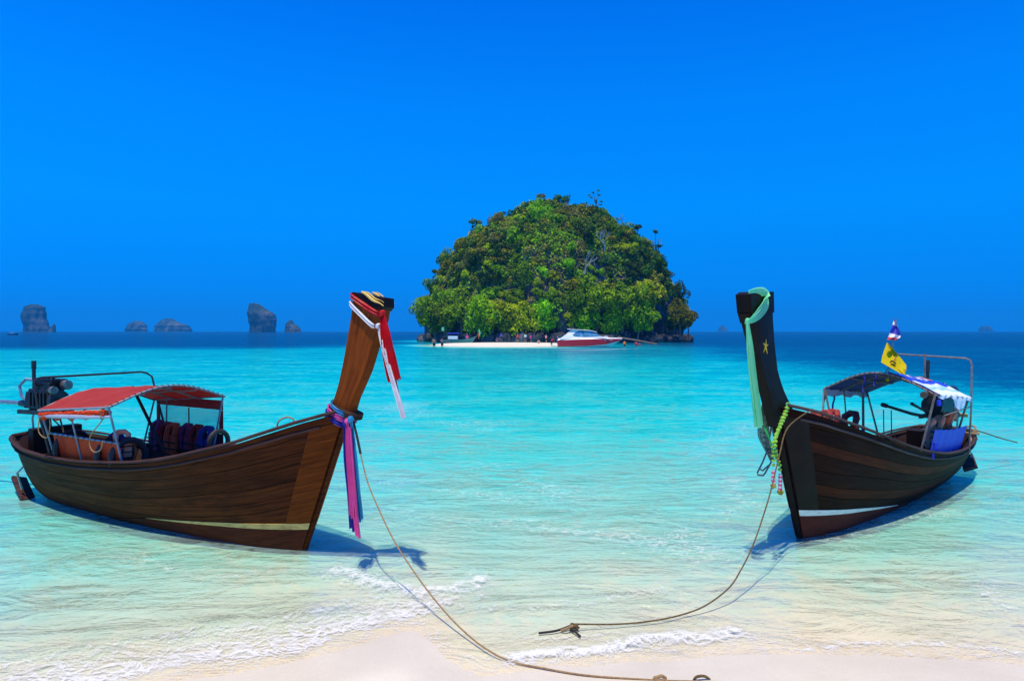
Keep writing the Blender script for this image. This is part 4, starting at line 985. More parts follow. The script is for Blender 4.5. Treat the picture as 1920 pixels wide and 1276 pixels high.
# white valance under the far edge
P = []
for i in range(26):
    u = i / 25; p = RP(u, -1); d = .05 + .045 * abs(math.sin(u * 9)) + .03 * (1 - u)
    P.append([p + Vector((0, .02 + .02 * math.sin(u * 30 + k), -d * k / 4)) for k in range(5)])
mb = MB(RB); mb.slab(P, [[Vector((0, 1, 0))] * 5] * 26, .004); mb.build('white_valance', M['white_cloth'], rboat)
# side cloths
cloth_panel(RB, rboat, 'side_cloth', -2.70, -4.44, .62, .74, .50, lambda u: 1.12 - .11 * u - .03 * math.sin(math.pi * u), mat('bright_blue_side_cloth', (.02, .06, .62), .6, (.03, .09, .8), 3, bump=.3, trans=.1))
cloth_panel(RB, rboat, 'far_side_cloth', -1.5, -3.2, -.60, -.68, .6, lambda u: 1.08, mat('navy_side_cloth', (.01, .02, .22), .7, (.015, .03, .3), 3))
mb = MB(RB); mb.tube([(-1.5, -.69, 1.10), (-3.2, -.69, 1.10)], .012, 6); mb.build('far_side_bar', steelR, rboat)
mb = MB(RB)
for x in np.linspace(-1.55, -3.15, 12): mb.tube([(x, -.70, 1.07), (x + .02, -.71, 1.115), (x + .05, -.68, 1.10)], .004, 4)
mb.build('side_lashing', M['rope_black'], rboat)['kind'] = 'stuff'
# tall stern pipe
fr2 = [(-4.60, .74, .55), (-4.62, .76, 1.3), (-4.62, .76, 1.96), (-4.62, .74, 2.03), (-4.62, .68, 2.06), (-4.62, -.50, 2.11)]
mb = MB(RB); mb.tube(fr2, .0145, 8); mb.ball(fr2[-1], .03); mb.build('stern_hoop', steelR, rboat)
post(RB, rboat, (-4.60, .10, 1.6), (-4.62, .10, 2.12), .016, steelR, 'hoop_strut')
engine(RB, (-5.15, .18, .80), 'black longtail engine on the stern behind the blue side cloth', yaw=R(-6), handle=True, tail=.5, tilt=-.3, pipe_h=.34, size=1.1)
mb = MB(RB); mb.box((-5.15, .1, .55), (.16, .8, .45)); mb.build('engine_stand', M['black_paint'], rboat)
mb = MB(RB); mb.tube([(-4.5, .78, 1.30), (-2.9, .80, 1.30)], .010, 6); mb.build('side_rail', steelR, rboat)
mb = MB(RB); mb.box((-6.05, .42, .16), (.5, .22, .06), Euler((R(25), R(16), R(20)))); mb.build('stern_step', M['rail_grey'], rboat)
mb = MB(RB); mb.tube([(-6.0, .36, .45), (-6.15, .46, .3), (-6.15, .42, .2)], .014, 6); mb.build('step_bracket', M['galv'], rboat)
# vertical lines under the canopy
for k, (x, y) in enumerate(((-3.25, -.1), (-3.28, .0))):
    tag(MB(RB).tube([(x, y, 1.28), (x, y + .01, .80), (x - .02, y, .3)], .008, 6).build('rope', M['rope']), ['thin rope hanging from the tiller under the blue canopy, nearer the prow', 'thin rope hanging from the tiller under the blue canopy, nearer the stern'][k], 'rope', 'ropes hanging from the tiller')
t = thing('tiller', 'long black tiller bar reaching forward under the blue canopy', 'tiller bar', M=RB @ Matrix.Translation(Vector((-4.7, .1, 1.0))))
mb = MB(RB); mb.tube([(-4.75, .12, 1.06), (-4.1, .06, 1.16), (-3.15, -.05, 1.36)], [.026, .026, .022], 8); mb.build('bar', M['steel_dark'], t); mb = MB(RB); mb.tube([(-3.2, -.045, 1.35), (-3.08, -.06, 1.375)], .034, 8); mb.build('grip', M['rubber'], t)
for x, y, lab in ((-1.55, -.50, 'dark red life jacket peaking over the gunwale nearest the black prow'), (-1.95, -.50, 'dark red life jacket in the middle of the row by the navy cloth'), (-2.12, -.46, 'dark red life jacket third from the black prow'), (-2.9, -.48, 'large dark red life jacket beside the inner post of the blue canopy')):
    jacket(RB, (x, y, .86 if x > -2.5 else .72), M['jacket_red'], lab, .95 if x > -2.5 else 1.05, R(70), group='dark red life jackets in the blue canopied boat')
for x, z, lab, m_ in ((-3.1, .80, 'peach and black life jacket over the bow end of the blue side cloth', 'peach'), (-3.55, .80, 'peach life jacket rising over the middle of the blue side cloth', 'peach'), (-3.95, .82, 'orange life jacket above the blue side cloth', 'jacket_orange'), (-4.25, .80, 'peach life jacket over the stern end of the blue side cloth', 'peach')):
    jacket(RB, (x, .54, z - .02), M[m_], lab, .86, R(15 + 40 * random.random()), group='life jackets behind the blue side cloth')
# torn ties hanging from the arch
for k, (u, v, l, lab) in enumerate(((0, -1, .30, 'dark knotted tie hanging at the far front corner of the blue canopy'), (0, -.25, .28, 'dark loose tie hanging from the front arch of the blue canopy'), (0, -.05, .2, 'short dark tie hanging near the peak of the blue canopy'), (.2, -1, .34, 'dark bundle of ties on the far edge of the blue canopy'))):
    p = RP(u, v); rope('strap', None, [p, p + Vector((.01, .02, -l * .4)), p + Vector((-.01, -.01, -l * .7)), p + Vector((.02, 0, -l))], .014, M['navy'], S=RB); tag(bpy.context.scene.objects[-1] if 0 else C.objects[-1], lab, 'strap', 'ties hanging from the blue canopy')
for x, y, z in ((-2.64, .80, 1.5), (-2.64, .76, .9), (-2.64, .72, .75), (-3.3, -.41, .95), (-3.3, -.41, .8)):
    mb = MB(RB); mb.tube([(x, y, z - .04), (x, y, z + .04)], .028, 8); mb.build('blue_binding', M['tarp_blue'], rboat)
# stern ropes
rope('rope', 'coil of tan rope heaped on the stern corner behind the blue cloth', [(-5.55, .55, .72), (-5.6, .62, .80), (-5.72, .55, .86), (-5.66, .42, .80), (-5.5, .5, .76), (-5.62, .66, .74), (-5.8, .5, .78), (-5.4, .6, .62), (-5.2, .62, .50)], .016, M['rope'], S=RB)
rope('rope', 'thin rope leading off the stern of the blue canopied boat into the sea', [(-5.75, .5, .80), (-6.3, .62, .68), (-6.8, .75, .55), (-7.4, .9, .42)], .011, M['rope_brown'], S=RB)
rope('rope', 'short pale rope loop on the gunwale near the black prow', [(-.15, .22, 1.42), (-.2, .2, 1.49), (-.3, .2, 1.49), (-.36, .22, 1.40)], .010, M['rope_brown'], S=RB)
# flags on a leaning staff
fbx = RB.inverted() @ at(1664, 712, 10.25); ftop = RB.inverted() @ at(1682, 597, 10.25)
def onst(f): return fbx + (ftop - fbx) * f
st = thing('flag_staff', 'thin leaning staff standing on the blue canopy with two flags', 'flagpole', M=RB @ Matrix.Translation(fbx))
mb = MB(RB); mb.tube([fbx, ftop], [.011, .006], 6); mb.build('pole', M['steel'], st); mb = MB(RB); mb.tube([RB.inverted() @ at(1656, 706, 10.3), RB.inverted() @ at(1671, 678, 10.25)], .006, 5); mb.build('stay', M['steel'], st)
mb = MB(RB); mb.ball(fbx, .025, noise=.2); mb.build('yellow_tie', M['yellow_flag'], st)
def flag_world(name, label, outline_rows, mats_, nseg, Y0, wave=.02, lean=.0):
    """rows of pixel pairs (hoist, fly) from top to bottom, hung at distance Y0"""
    t = thing(name, label, 'flag', loc=at(*outline_rows[0][0], Y0))
    n = len(outline_rows)
    for k in range(len(mats_)):
        lo, hi = mats_[k][0], mats_[k][1]; A = []; NN = []
        steps = 5
        for i in range(steps + 1):
            f = (lo + (hi - lo) * i / steps) * (n - 1); j = min(n - 2, int(f)); g = f - j
            a0 = Vector(outline_rows[j][0]).lerp(Vector(outline_rows[j + 1][0]), g); b0 = Vector(outline_rows[j][1]).lerp(Vector(outline_rows[j + 1][1]), g)
            row = []
            for q in range(nseg + 1):
                w = q / nseg; px, py = a0.lerp(b0, w); row.append(at(px, py, Y0 - lean * f / (n - 1) + wave * math.sin(w * 9 + f * 2.2) * (.3 + w)))
            A.append(row); NN.append([Vector((0, -1, 0))] * (nseg + 1))
        mb = MB(); mb.slab(A, NN, -.004); mb.build('stripe' if len(mats_) > 1 else 'cloth', mats_[k][2], t)
    return t
flag_world('flag', 'red, white and blue striped flag drooping at the top of the leaning staff', [((1677, 597), (1676, 600)), ((1674, 606), (1682, 610)), ((1671, 616), (1688, 622)), ((1667, 627), (1688, 632)), ((1663, 637), (1679, 637))],
           [(0, .12, M['flag_red']), (.12, .3, M['flag_white']), (.3, .68, M['flag_blue']), (.68, .86, M['flag_white']), (.86, 1, M['flag_red'])], 8, 10.2, .03, .16)
mb = MB(); pts = [at(px, py, 10.14) for px, py in ((1682, 612), (1686, 622), (1684, 632), (1680, 637))]; mb.tube(pts, .016, 6, flat=.4); tf = mb.build('flag_fold', M['flag_red']); tag(tf, 'red fold hanging along the fly of the striped flag', 'flag fold')
yf_ = flag_world('flag', 'bright yellow flag with a dark emblem below the striped flag', [((1663, 642), (1665, 643)), ((1658, 655), (1676, 656)), ((1654, 668), (1690, 672)), ((1652, 679), (1699, 684)), ((1668, 688), (1699, 692)), ((1690, 701), (1697, 702))], [(0, 1, M['yellow_flag'])], 10, 10.24, .035, .42)
for pts_, w in (([(1669, 679), (1673, 676), (1677, 679), (1680, 682)], .012), ([(1671, 682), (1675, 684), (1679, 686)], .010), ([(1676, 676), (1679, 671), (1681, 668)], .007)):
    mb = MB(); mb.tube([at(px, py, 10.235 - .42 * (py - 642) / 60.0 - .035) for px, py in pts_], w, 5, flat=.5, up=(0, 1, 0)); mb.build('emblem', M['jacket_red'] if w < .01 else M['black_paint'], yf_)

# mint sash on the black prow
tM = thing('mint_sash', 'pale mint green sash tied round the black prow head, hanging long', 'sash', M=RB @ Matrix.Translation(lp(RB, 1403, 600, 0)))
sash(RB, [lp(RB, 1404, 549, .10) + Vector((0, 0, .01)), lp(RB, 1420, 547, .10) + Vector((0, 0, .015)), lp(RB, 1434, 549, .11), lp(RB, 1435, 568, .11), lp(RB, 1424, 586, .11), lp(RB, 1411, 598, .11), lp(RB, 1403, 602, .10)], [.03, .06, .10, .15, .13, .08, .04], 3, .010, (.4, .1, 1), tM, 'wrap', M['mint_cloth'], 21)
sash(RB, [lp(RB, 1438, 550, .0) + Vector((-.015, 0, .01)), lp(RB, 1439, 565, .0) + Vector((-.015, 0, 0)), lp(RB, 1432, 575, -.1), lp(RB, 1402, 602, -.1), lp(RB, 1399, 603, .02) + Vector((.02, 0, 0))], [.10, .12, .1, .06, .04], 2, .010, (0, .2, 1), tM, 'wrap', M['mint_cloth'], 22)
mb = MB(RB); mb.ball(lp(RB, 1402, 602, .06), .032, 8, 6, noise=.2); mb.build('knot', M['mint_cloth'], tM)
sash(RB, [lp(RB, 1401, 603, .06), lp(RB, 1404, 650, .07), lp(RB, 1411, 720, .07), lp(RB, 1420, 795, .07)], [.05, .09, .11, .12], 4, .016, (1, 0, 0), tM, 'tail', M['mint_cloth'], 23, .03)
sash(RB, [lp(RB, 1402, 603, .09), lp(RB, 1408, 650, .10), lp(RB, 1416, 720, .10), lp(RB, 1426, 798, .10)], [.04, .07, .08, .09], 3, .014, (1, 0, 0), tM, 'tail', M['mint_cloth'], 24, .03)
# garlands
def bead_string(label, path, ntip, name='garland'):
    P = [lp(RB, px, py, y) for px, py, y in path]
    t = thing(name, label, 'garland', M=RB @ Matrix.Translation(P[0]), group='garlands on the black prow')
    d = [0]
    for i in range(1, len(P)): d.append(d[-1] + (P[i] - P[i - 1]).length)
    n = int(d[-1] / .05)
    rr = random.Random(len(label))
    for i in range(n):
        q = Vector([np.interp(i / n * d[-1], d, [p[k] for p in P]) for k in range(3)])
        mb = MB(RB); mb.ball((0, 0, 0), 1, 6, 4); mb = MB(RB); mb.ball(q, .021 + .006 * rr.random(), 7, 5, (1, 1, .8), noise=.18); mb.build('bead', M['garland_green'], t)
    q = P[-1]
    for k in range(ntip):
        mb = MB(RB); mb.tube([q + Vector((0, 0, -.022 * k)), q + Vector((0, 0, -.022 * (k + 1) + .001))], .021 + .002 * (k / ntip), 8); mb.build('tassel_ring', M['garland_pink'] if k % 2 else M['white_cloth'], t)
    mb = MB(RB); mb.ball(q + Vector((0, 0, -.022 * ntip - .02)), .032, 7, 5, noise=.3); mb.build('tassel_tip', M['olive_tip'], t)
    return t
bead_string('long string of green blossoms from the black prow ending in a pink and white tassel', [(1477, 757, .10), (1474, 775, .12), (1464, 795, .13), (1456, 815, .14), (1453, 835, .15), (1455, 850, .15), (1461, 870, .15), (1463, 888, .15)], 8)
bead_string('shorter string of green blossoms ending in a dark pink tassel below the black prow', [(1475, 765, .115), (1462, 800, .14), (1449, 830, .13), (1450, 850, .13), (1450, 880, .13)], 7)
sash(RB, [lp(RB, 1477, 756, .10) + Vector((0, 0, .01)), lp(RB, 1476, 770, .105)], [.05, .05], 2, .01, (1, 0, 0), None, 'green_ribbon', M['mint_cloth'], 30)
tag(C.objects[-1], 'crumpled pale green ribbon at the top of the garlands on the black prow', 'ribbon')
# green fishing cloth bunched on the far side of the bow
fc = sash(RB, [lp(RB, 1434, 752, -.10), lp(RB, 1430, 778, -.14), lp(RB, 1430, 812, -.16), lp(RB, 1438, 838, -.14), lp(RB, 1446, 862, -.12)], [.10, .20, .24, .16, .06], 3, .022, (1, 0, 0), None, 'fishing_cloth', M['net'], 41)
tag(fc, 'bunched dark green patterned cloth hanging off the bow behind the garlands', 'cloth')
sash(RB, [lp(RB, 1432, 800, 0), lp(RB, 1440, 815, .04), lp(RB, 1446, 835, .06), lp(RB, 1450, 855, .06)], [.03, .03, .025, .02], 2, .008, (1, 0, 0), None, 'green_strip', mat('fresh_green_ribbon_cloth', (.03, .55, .12), .6, trans=.2), 31)
tag(C.objects[-1], 'narrow bright green ribbon trailing beside the garlands', 'ribbon')
# boarding ladder hooked under the bow
tL = thing('boarding_ladder', 'small rusty steel boarding ladder hanging off the far side of the dark bow', 'ladder', M=RB @ Matrix.Translation(lp(RB, 1440, 850, -.05)))
def ladder_path(pp, y): return [lp(RB, px, py, y) for px, py in pp]
mb = MB(RB); mb.tube(ladder_path([(1447, 842), (1438, 846), (1430, 866), (1420, 886), (1421, 890), (1431, 891), (1435, 886), (1450, 858)], -.1), .0095, 7); mb.build('rail', steelR, tL)
mb = MB(RB); mb.tube(ladder_path([(1424, 878), (1430, 882), (1441, 872)], -.1), .009, 7); mb.build('rung', steelR, tL)
mb = MB(RB); mb.tube(ladder_path([(1436, 850), (1449, 850)], -.1), .009, 7); mb.build('rung', steelR, tL)
mb = MB(RB); mb.tube(ladder_path([(1440, 838), (1446, 800), (1452, 775)], -.09), .011, 7); mb.build('hook', steelR, tL)
# mooring line of the right boat
pA = RB @ (hr.pt(.055, 1.0, 1) + Vector((0, .03, .03))); gB = ground(1076, 1169, .05)
mid = [(1478, 800), (1462, 850), (1449, 905), (1438, 945), (1420, 1000), (1406, 1035), (1388, 1070), (1368, 1100), (1330, 1130), (1290, 1148), (1230, 1162), (1160, 1169)]
pts = [pA]
for i, q in enumerate(mid):
    k = (i + 1) / (len(mid) + 1); Yk = pA.y + (gB.y - pA.y) * min(1, k * 1.15) ** .9; p = at(q[0], q[1], min(pA.y, Yk)); g0 = ground(q[0], q[1], .025)
    pts.append(g0 if p.z < .03 or g0.y > p.y and i > 8 else p)
rope('mooring_rope', 'brown mooring rope curving from the dark bow to a stake in the shallows', pts + [gB], .0072, M['rope_brown'])
gB_ = 0
tS = thing('anchor_stake', 'short knotted stake holding the mooring rope in the wet shallows', 'stake', loc=ground(1076, 1169, -.03))
mb = MB(); g0 = ground(1076, 1169, .05); g0.z = -.04; mb.tube([g0, g0 + Vector((.01, 0, .06))], [.016, .018], 7); mb.build('post', M['wood_dark'], tS)
mb = MB()
for k in range(4): mb.tube([g0 + Vector((.028 * math.cos(a + k), .022 * math.sin(a + k), 0.045 + .010 * k + .01 * math.sin(a * 2 + k))) for a in np.linspace(0, 5.8, 10)], .011, 6)
mb.ball(g0 + Vector((.02, -.01, .07)), .024, noise=.3); mb.build('knot', M['rope_brown'], tS)
rope('rope', 'frayed rope end trailing left from the stake in the shallows', [ground(1076, 1169, .04), ground(1060, 1176, .02), ground(1040, 1182, .015), ground(1010, 1186, .01)], .010, M['rope_black'])
rope('rope', 'short tan rope tail lying beside the stake', [ground(1074, 1172, .04), ground(1062, 1178, .03), ground(1052, 1181, .012)], .011, M['rope'])
rope('rope', 'short dark rope tail right of the stake under thin water', [ground(1070, 1176, .03), ground(1080, 1185, .015), ground(1088, 1192, .012)], .009, M['rope_black'])
# ------------------------------------------------------------------ the wooded rock island
def rock_mat(name, a, b_, c, scale=.5, bump=1.0):
    return mat(name, a, .9, b_, scale, (1, 1, .55), bump=bump, bscale=scale * 4, spec=.15, detail=9, contrast=(.32, .68), col3=c, bdist=.6)
M['rock'] = rock_mat('dark_limestone', (.012, .015, .022), (.15, .155, .18), (.045, .05, .065), .45)
M['soil'] = mat('dry_brown_slope', (.08, .075, .018), .95, (.32, .25, .08), .35, bump=.6, bscale=1.5, spec=.05, detail=9, col3=(.16, .15, .035), bdist=.5)
HX = np.array([0, .15, .3, .45, .6, .72, .82, .90, .955, .985, 1.0]); 
HZ = np.array([1, .985, .94, .88, .80, .715, .61, .47, .33, .19, -.04])
TOPZ = 31.5
def isl_R(a):                                             # island footprint radius by direction
    c_, s_ = np.cos(a), np.sin(a)
    rx = np.where(c_ > 0, 30.2, 33.0); ry = 25.0
    return 1 / np.sqrt((c_ / rx) ** 2 + (s_ / ry) ** 2) * (1 + .05 * np.sin(3 * a + 1) + .03 * np.sin(7 * a))
def isl_pt(a, r):
    """surface point by direction a and relative radius r"""
    Rr = isl_R(a); h = np.interp(r, HX, HZ) * TOPZ
    lump = (fbm(np.cos(a) * r * 5 + 7, np.sin(a) * r * 5 + 3, 4, 81) - .5)
    x = ISL.x - 1.0 * (1 - r) + np.cos(a) * Rr * r; y = ISL.y + np.sin(a) * Rr * r
    return x, y, h + lump * 8.0 * np.clip((1 - r) * 7, 0, 1)
na, nrr = 220, 70
A_, R_ = np.meshgrid(np.linspace(0, 2 * np.pi, na, endpoint=False), 1 - np.linspace(0, 1, nrr) ** 1.6, indexing='ij')
x, y, z = isl_pt(A_, R_)
# cliffs at the foot: vertical flutes and undercuts
foot_ = sstep(.88, .99, R_); fl = (fbm(A_ * 22, z * .25, 4, 91) - .5)
x = x + np.cos(A_) * foot_ * (fl * 4.2 - 1.2 * sstep(3, 0, z)); y = y + np.sin(A_) * foot_ * (fl * 4.2 - 1.2 * sstep(3, 0, z))
mb = MB(); P = [[(x[i, j], y[i, j], z[i, j]) for i in range(na)] for j in range(nrr)]
mb.grid(P, closed_v=True)
isl = mb.build('island', [M['soil'], M['rock']], sharp=60)
zc = np.array([p.center[2] for p in isl.data.polygons]) + isl.location.z
nzv = np.array([p.normal[2] for p in isl.data.polygons])
isl.data.polygons.foreach_set('material_index', ((zc < 7.0) | (np.abs(nzv) < .35)).astype(np.int32)); isl.data.update()
tag(isl, 'steep rounded island of limestone and dry slope', None, kind='structure')

# boulders at its foot
def boulder(r, seed, sq=(1, 1, 1), n=14, m=10):
    rg = random.Random(seed); ph = [rg.uniform(0, 20) for _ in range(3)]
    mb = MB(); P = []
    for i in range(m + 1):
        a = math.pi * i / m; row = []
        for j in range(n):
            b = 2 * math.pi * j / n; d = Vector((math.sin(a) * math.cos(b), math.sin(a) * math.sin(b), math.cos(a)))
            k = 1 + .55 * (float(fbm(np.array(d.x * 2 + ph[0] + d.z), np.array(d.y * 2 + ph[1] - d.z), 3, seed)) - .5) + .12 * math.copysign(1, math.sin(b * 5 + a * 7 + ph[2])) * .4
            row.append((d.x * r * sq[0] * k, d.y * r * sq[1] * k, d.z * r * sq[2] * k))
        P.append(row)
    mb.grid(P, closed_v=True); return mb
bmesh_ = []
for k in range(5):
    b_ = boulder(1.0, 100 + k, (1.1, 1, .8)); o = b_.build('boulder', M['rock'], base=(0, 0, 0), sharp=30); bmesh_.append(o.data); bpy.data.objects.remove(o)
rb_ = random.Random(5)
for i in range(46):
    px = 790 + 500 * (i + rb_.random()) / 46; X0 = (px - 960) / F * 140; 
    ca = math.acos(max(-1, min(1, (X0 - ISL.x) / 30.0))); Y0 = ISL.y - math.sin(ca) * 26.0 + rb_.uniform(-2.4, .4)
    o = bpy.data.objects.new('boulder', bmesh_[i % 5]); C.objects.link(o); s_ = rb_.uniform(.8, 2.0); o.location = (X0 * Y0 / 140, Y0, s_ * .35 + .1); o.rotation_euler = (rb_.uniform(-.4, .4), rb_.uniform(-.4, .4), rb_.uniform(0, 6)); o.scale = (s_, s_, s_ * rb_.uniform(.7, 1.3))
    sz_ = 'small' if s_ < 1.15 else ('large' if s_ > 1.6 else 'middling')
    where = [w for lim, w in ((815, 'at the far left foot of the island'), (840, 'behind the stern of the grey longtail boat'), (870, 'behind the roof of the grey longtail boat'), (905, 'behind the prow of the grey longtail boat'), (935, 'just right of the grey prow'), (960, 'behind the person in blue'), (985, 'behind the red shirted person'), (1010, 'behind the magenta shirted person'), (1045, 'left of the speedboat stern'), (1090, 'behind the speedboat cabin'), (1165, 'behind the speedboat foredeck'), (1200, 'just right of the speedboat bow'), (1240, 'beside the fallen trunk'), (9999, 'at the far right foot of the island')) if px < lim][0]
    tag(o, '%s dark jagged limestone boulder %s' % (sz_, where), 'boulder', 'boulders along the foot of the island')

# foliage
def leaf_mat(name, a, b_, tr=.3, yel=None):
    m, t, b = newmat(name); b.inputs['Roughness'].default_value = .6; b.inputs['Specular IOR Level'].default_value = .12
    g = N(t, 'ShaderNodeNewGeometry'); oi = N(t, 'ShaderNodeObjectInfo')
    r = N(t, 'ShaderNodeValToRGB'); r.color_ramp.elements[0].color = (*a, 1); r.color_ramp.elements[1].color = (*b_, 1)
    r.color_ramp.elements[0].position = .1; r.color_ramp.elements[1].position = .9
    n = N(t, 'ShaderNodeTexNoise'); n.inputs['Scale'].default_value = .9; n.inputs['Detail'].default_value = 3; t.links.new(g.outputs['Position'], n.inputs[0])
    ad = N(t, 'ShaderNodeMath', operation='ADD'); t.links.new(n.outputs[0], ad.inputs[0])
    sc = N(t, 'ShaderNodeMath', operation='MULTIPLY_ADD'); sc.inputs[1].default_value = .7; sc.inputs[2].default_value = -.35; t.links.new(g.outputs['Random Per Island'], sc.inputs[0]); t.links.new(sc.outputs[0], ad.inputs[1])
    t.links.new(ad.outputs[0], r.inputs[0])
    hv = N(t, 'ShaderNodeHueSaturation'); mr = N(t, 'ShaderNodeMapRange'); mr.inputs[3].default_value = .65; mr.inputs[4].default_value = 1.35; t.links.new(oi.outputs['Random'], mr.inputs[0]); t.links.new(mr.outputs[0], hv.inputs['Value'])
    mh = N(t, 'ShaderNodeMapRange'); mh.inputs[3].default_value = .485; mh.inputs[4].default_value = .515; t.links.new(oi.outputs['Random'], mh.inputs[0]); t.links.new(mh.outputs[0], hv.inputs['Hue'])
    t.links.new(r.outputs[0], hv.inputs['Color']); t.links.new(hv.outputs[0], b.inputs['Base Color'])
    tl = N(t, 'ShaderNodeBsdfTranslucent'); t.links.new(hv.outputs[0], tl.inputs[0]); mx = N(t, 'ShaderNodeMixShader'); mx.inputs[0].default_value = tr
    t.links.new(b.outputs[0], mx.inputs[1]); t.links.new(tl.outputs[0], mx.inputs[2]); t.links.new(mx.outputs[0], t.nodes['Material Output'].inputs[0])
    return m
LM = dict(dark=leaf_mat('dark_green_leaves', (.006, .030, .003), (.075, .20, .006), .22), mid=leaf_mat('mid_green_leaves', (.02, .075, .002), (.22, .40, .006), .25),
          bright=leaf_mat('bright_green_leaves', (.04, .17, .001), (.38, .70, .003), .32), lime=leaf_mat('yellow_green_leaves', (.12, .24, .001), (.62, .72, .004), .32),
          olive=leaf_mat('olive_leaves', (.05, .08, .004), (.38, .40, .012), .25), dry=leaf_mat('dry_brown_leaves', (.10, .11, .02), (.34, .35, .06)))
M['bark'] = mat('grey_bark', (.10, .075, .055), .9, (.22, .19, .16), 4, (1, 1, .3), bump=.5)
M['bark_pale'] = mat('pale_dead_wood', (.34, .33, .34), .85, (.52, .50, .50), 5)
def crown_mesh(seed, lobes, leaves, size, ell=(1, 1, .85), lr=(.35, .6)):
    """unit crown (radius about 1): leaf clumps scattered over overlapping lobes"""
    rg = np.random.default_rng(seed); V = []; Fc = []
    Lc = []
    for k in range(lobes):
        d = rg.normal(size=3); d /= np.linalg.norm(d); r = rg.uniform(.3, .88); c_ = d * r * np.array(ell); c_[2] = c_[2] * .9 + .1; Lc.append((c_, rg.uniform(*lr)))
    for i in range(leaves):
        c_, r = Lc[rg.integers(lobes)]; d = rg.normal(size=3); d[2] = d[2] * .9 + .25; d /= np.linalg.norm(d)
        p = c_ + d * r * rg.uniform(.72, 1.08) * np.array([1, 1, .85])
        nrm_ = d + rg.normal(size=3) * .6 + np.array([0, 0, .45]); nrm_ /= np.linalg.norm(nrm_)
        u = np.cross(nrm_, rg.normal(size=3)); u /= np.linalg.norm(u); w = np.cross(nrm_, u); s_ = size * rg.uniform(.6, 1.3)
        k = len(V); V += [p - u * s_, p - w * s_ * .55 - nrm_ * s_ * .15, p + u * s_, p + w * s_ * .55 - nrm_ * s_ * .15]; Fc.append((k, k + 1, k + 2, k + 3))
    me = bpy.data.meshes.new('crown'); me.from_pydata([tuple(v) for v in V], [], Fc); me.polygons.foreach_set('use_smooth', [False] * len(Fc)); me.materials.append(LM['mid']); return me
crowns = [crown_mesh(200 + k, [7, 9, 11, 8][k % 4], 620, .132, lr=(.28, .5)) for k in range(5)]
crowns_big = [crown_mesh(300 + k, 20, 2100, .072, lr=(.18, .36)) for k in range(3)]
def trunk_mesh(seed, h=1.6, lim=4, r=.07, name='trunk'):
    rg = random.Random(seed); mb = MB()
    top = Vector((rg.uniform(-.15, .15), rg.uniform(-.15, .15), 0)); mb.tube([(0, 0, -h), (rg.uniform(-.08, .08), rg.uniform(-.08, .08), -h * .5), top], [r, r * .75, r * .5], 6)
    for k in range(lim):
        a = rg.uniform(0, 6.28); d = Vector((math.cos(a), math.sin(a), rg.uniform(.5, 1.1))) * rg.uniform(.4, .7); s0 = top * .6 + Vector((0, 0, -h * rg.uniform(.05, .35)))
        mb.tube([s0, s0 + d * .5 + Vector((0, 0, .05)), s0 + d], [r * .45, r * .3, r * .12], 5)
    o = mb.build(name, M['bark'], base=(0, 0, 0)); me = o.data; bpy.data.objects.remove(o); return me
trunks = [trunk_mesh(400 + k) for k in range(4)]
def add_tree(pos, rad, tone, label, group, big=False, sq=1.0, trunk_h=None, lean=0, name='tree', seed=0):
    rg = random.Random(seed)
    t = bpy.data.objects.new(name, None); C.objects.link(t); t.location = pos; t.empty_display_size = .5
    t.rotation_euler = (0, lean, rg.uniform(0, 6.28) if not lean else 0)
    tag(t, label, 'tree', group)
    h = (trunk_h if trunk_h is not None else rad * .9)
    c_ = bpy.data.objects.new('crown', (crowns_big if big else crowns)[rg.randrange(3 if big else 5)]); C.objects.link(c_); c_.parent = t; c_.location = (0, 0, h); c_.scale = (rad, rad, rad * sq); c_.rotation_euler = (0, 0, rg.uniform(0, 6.28))
    c_.material_slots[0].link = 'OBJECT'; c_.material_slots[0].material = LM[tone]
    k = bpy.data.objects.new('trunk', trunks[rg.randrange(4)]); C.objects.link(k); k.parent = t; k.location = (0, 0, h); k.scale = (rad, rad, (h + .4) / 1.6)
    return t
rt = random.Random(17); placed = []
def spot(px, py):
    """first point of the island's slope seen at a pixel"""
    r = ray(px, py); best = None
    for Yk in np.arange(136, 172, .8):
        p = at(px, py, Yk); dx, dy = p.x - ISL.x, p.y - ISL.y; a = math.atan2(dy, dx); rr = math.hypot(dx, dy) / float(isl_R(np.array(a)))
        if rr < 1:
            hz = float(np.interp(rr, HX, HZ)) * TOPZ
            if hz >= p.z: return Vector((p.x, p.y, p.z))
    return None
tones = {'dark': 'dark green', 'mid': 'mid green', 'bright': 'bright green', 'lime': 'yellow green', 'olive': 'olive brown', 'dry': 'dry brown'}
cands = []
for i in range(6000):
    px = rt.uniform(772, 1292); py = rt.uniform(360, 628); p = spot(px, py)
    if p: cands.append((px, py, p))
cnt = 0
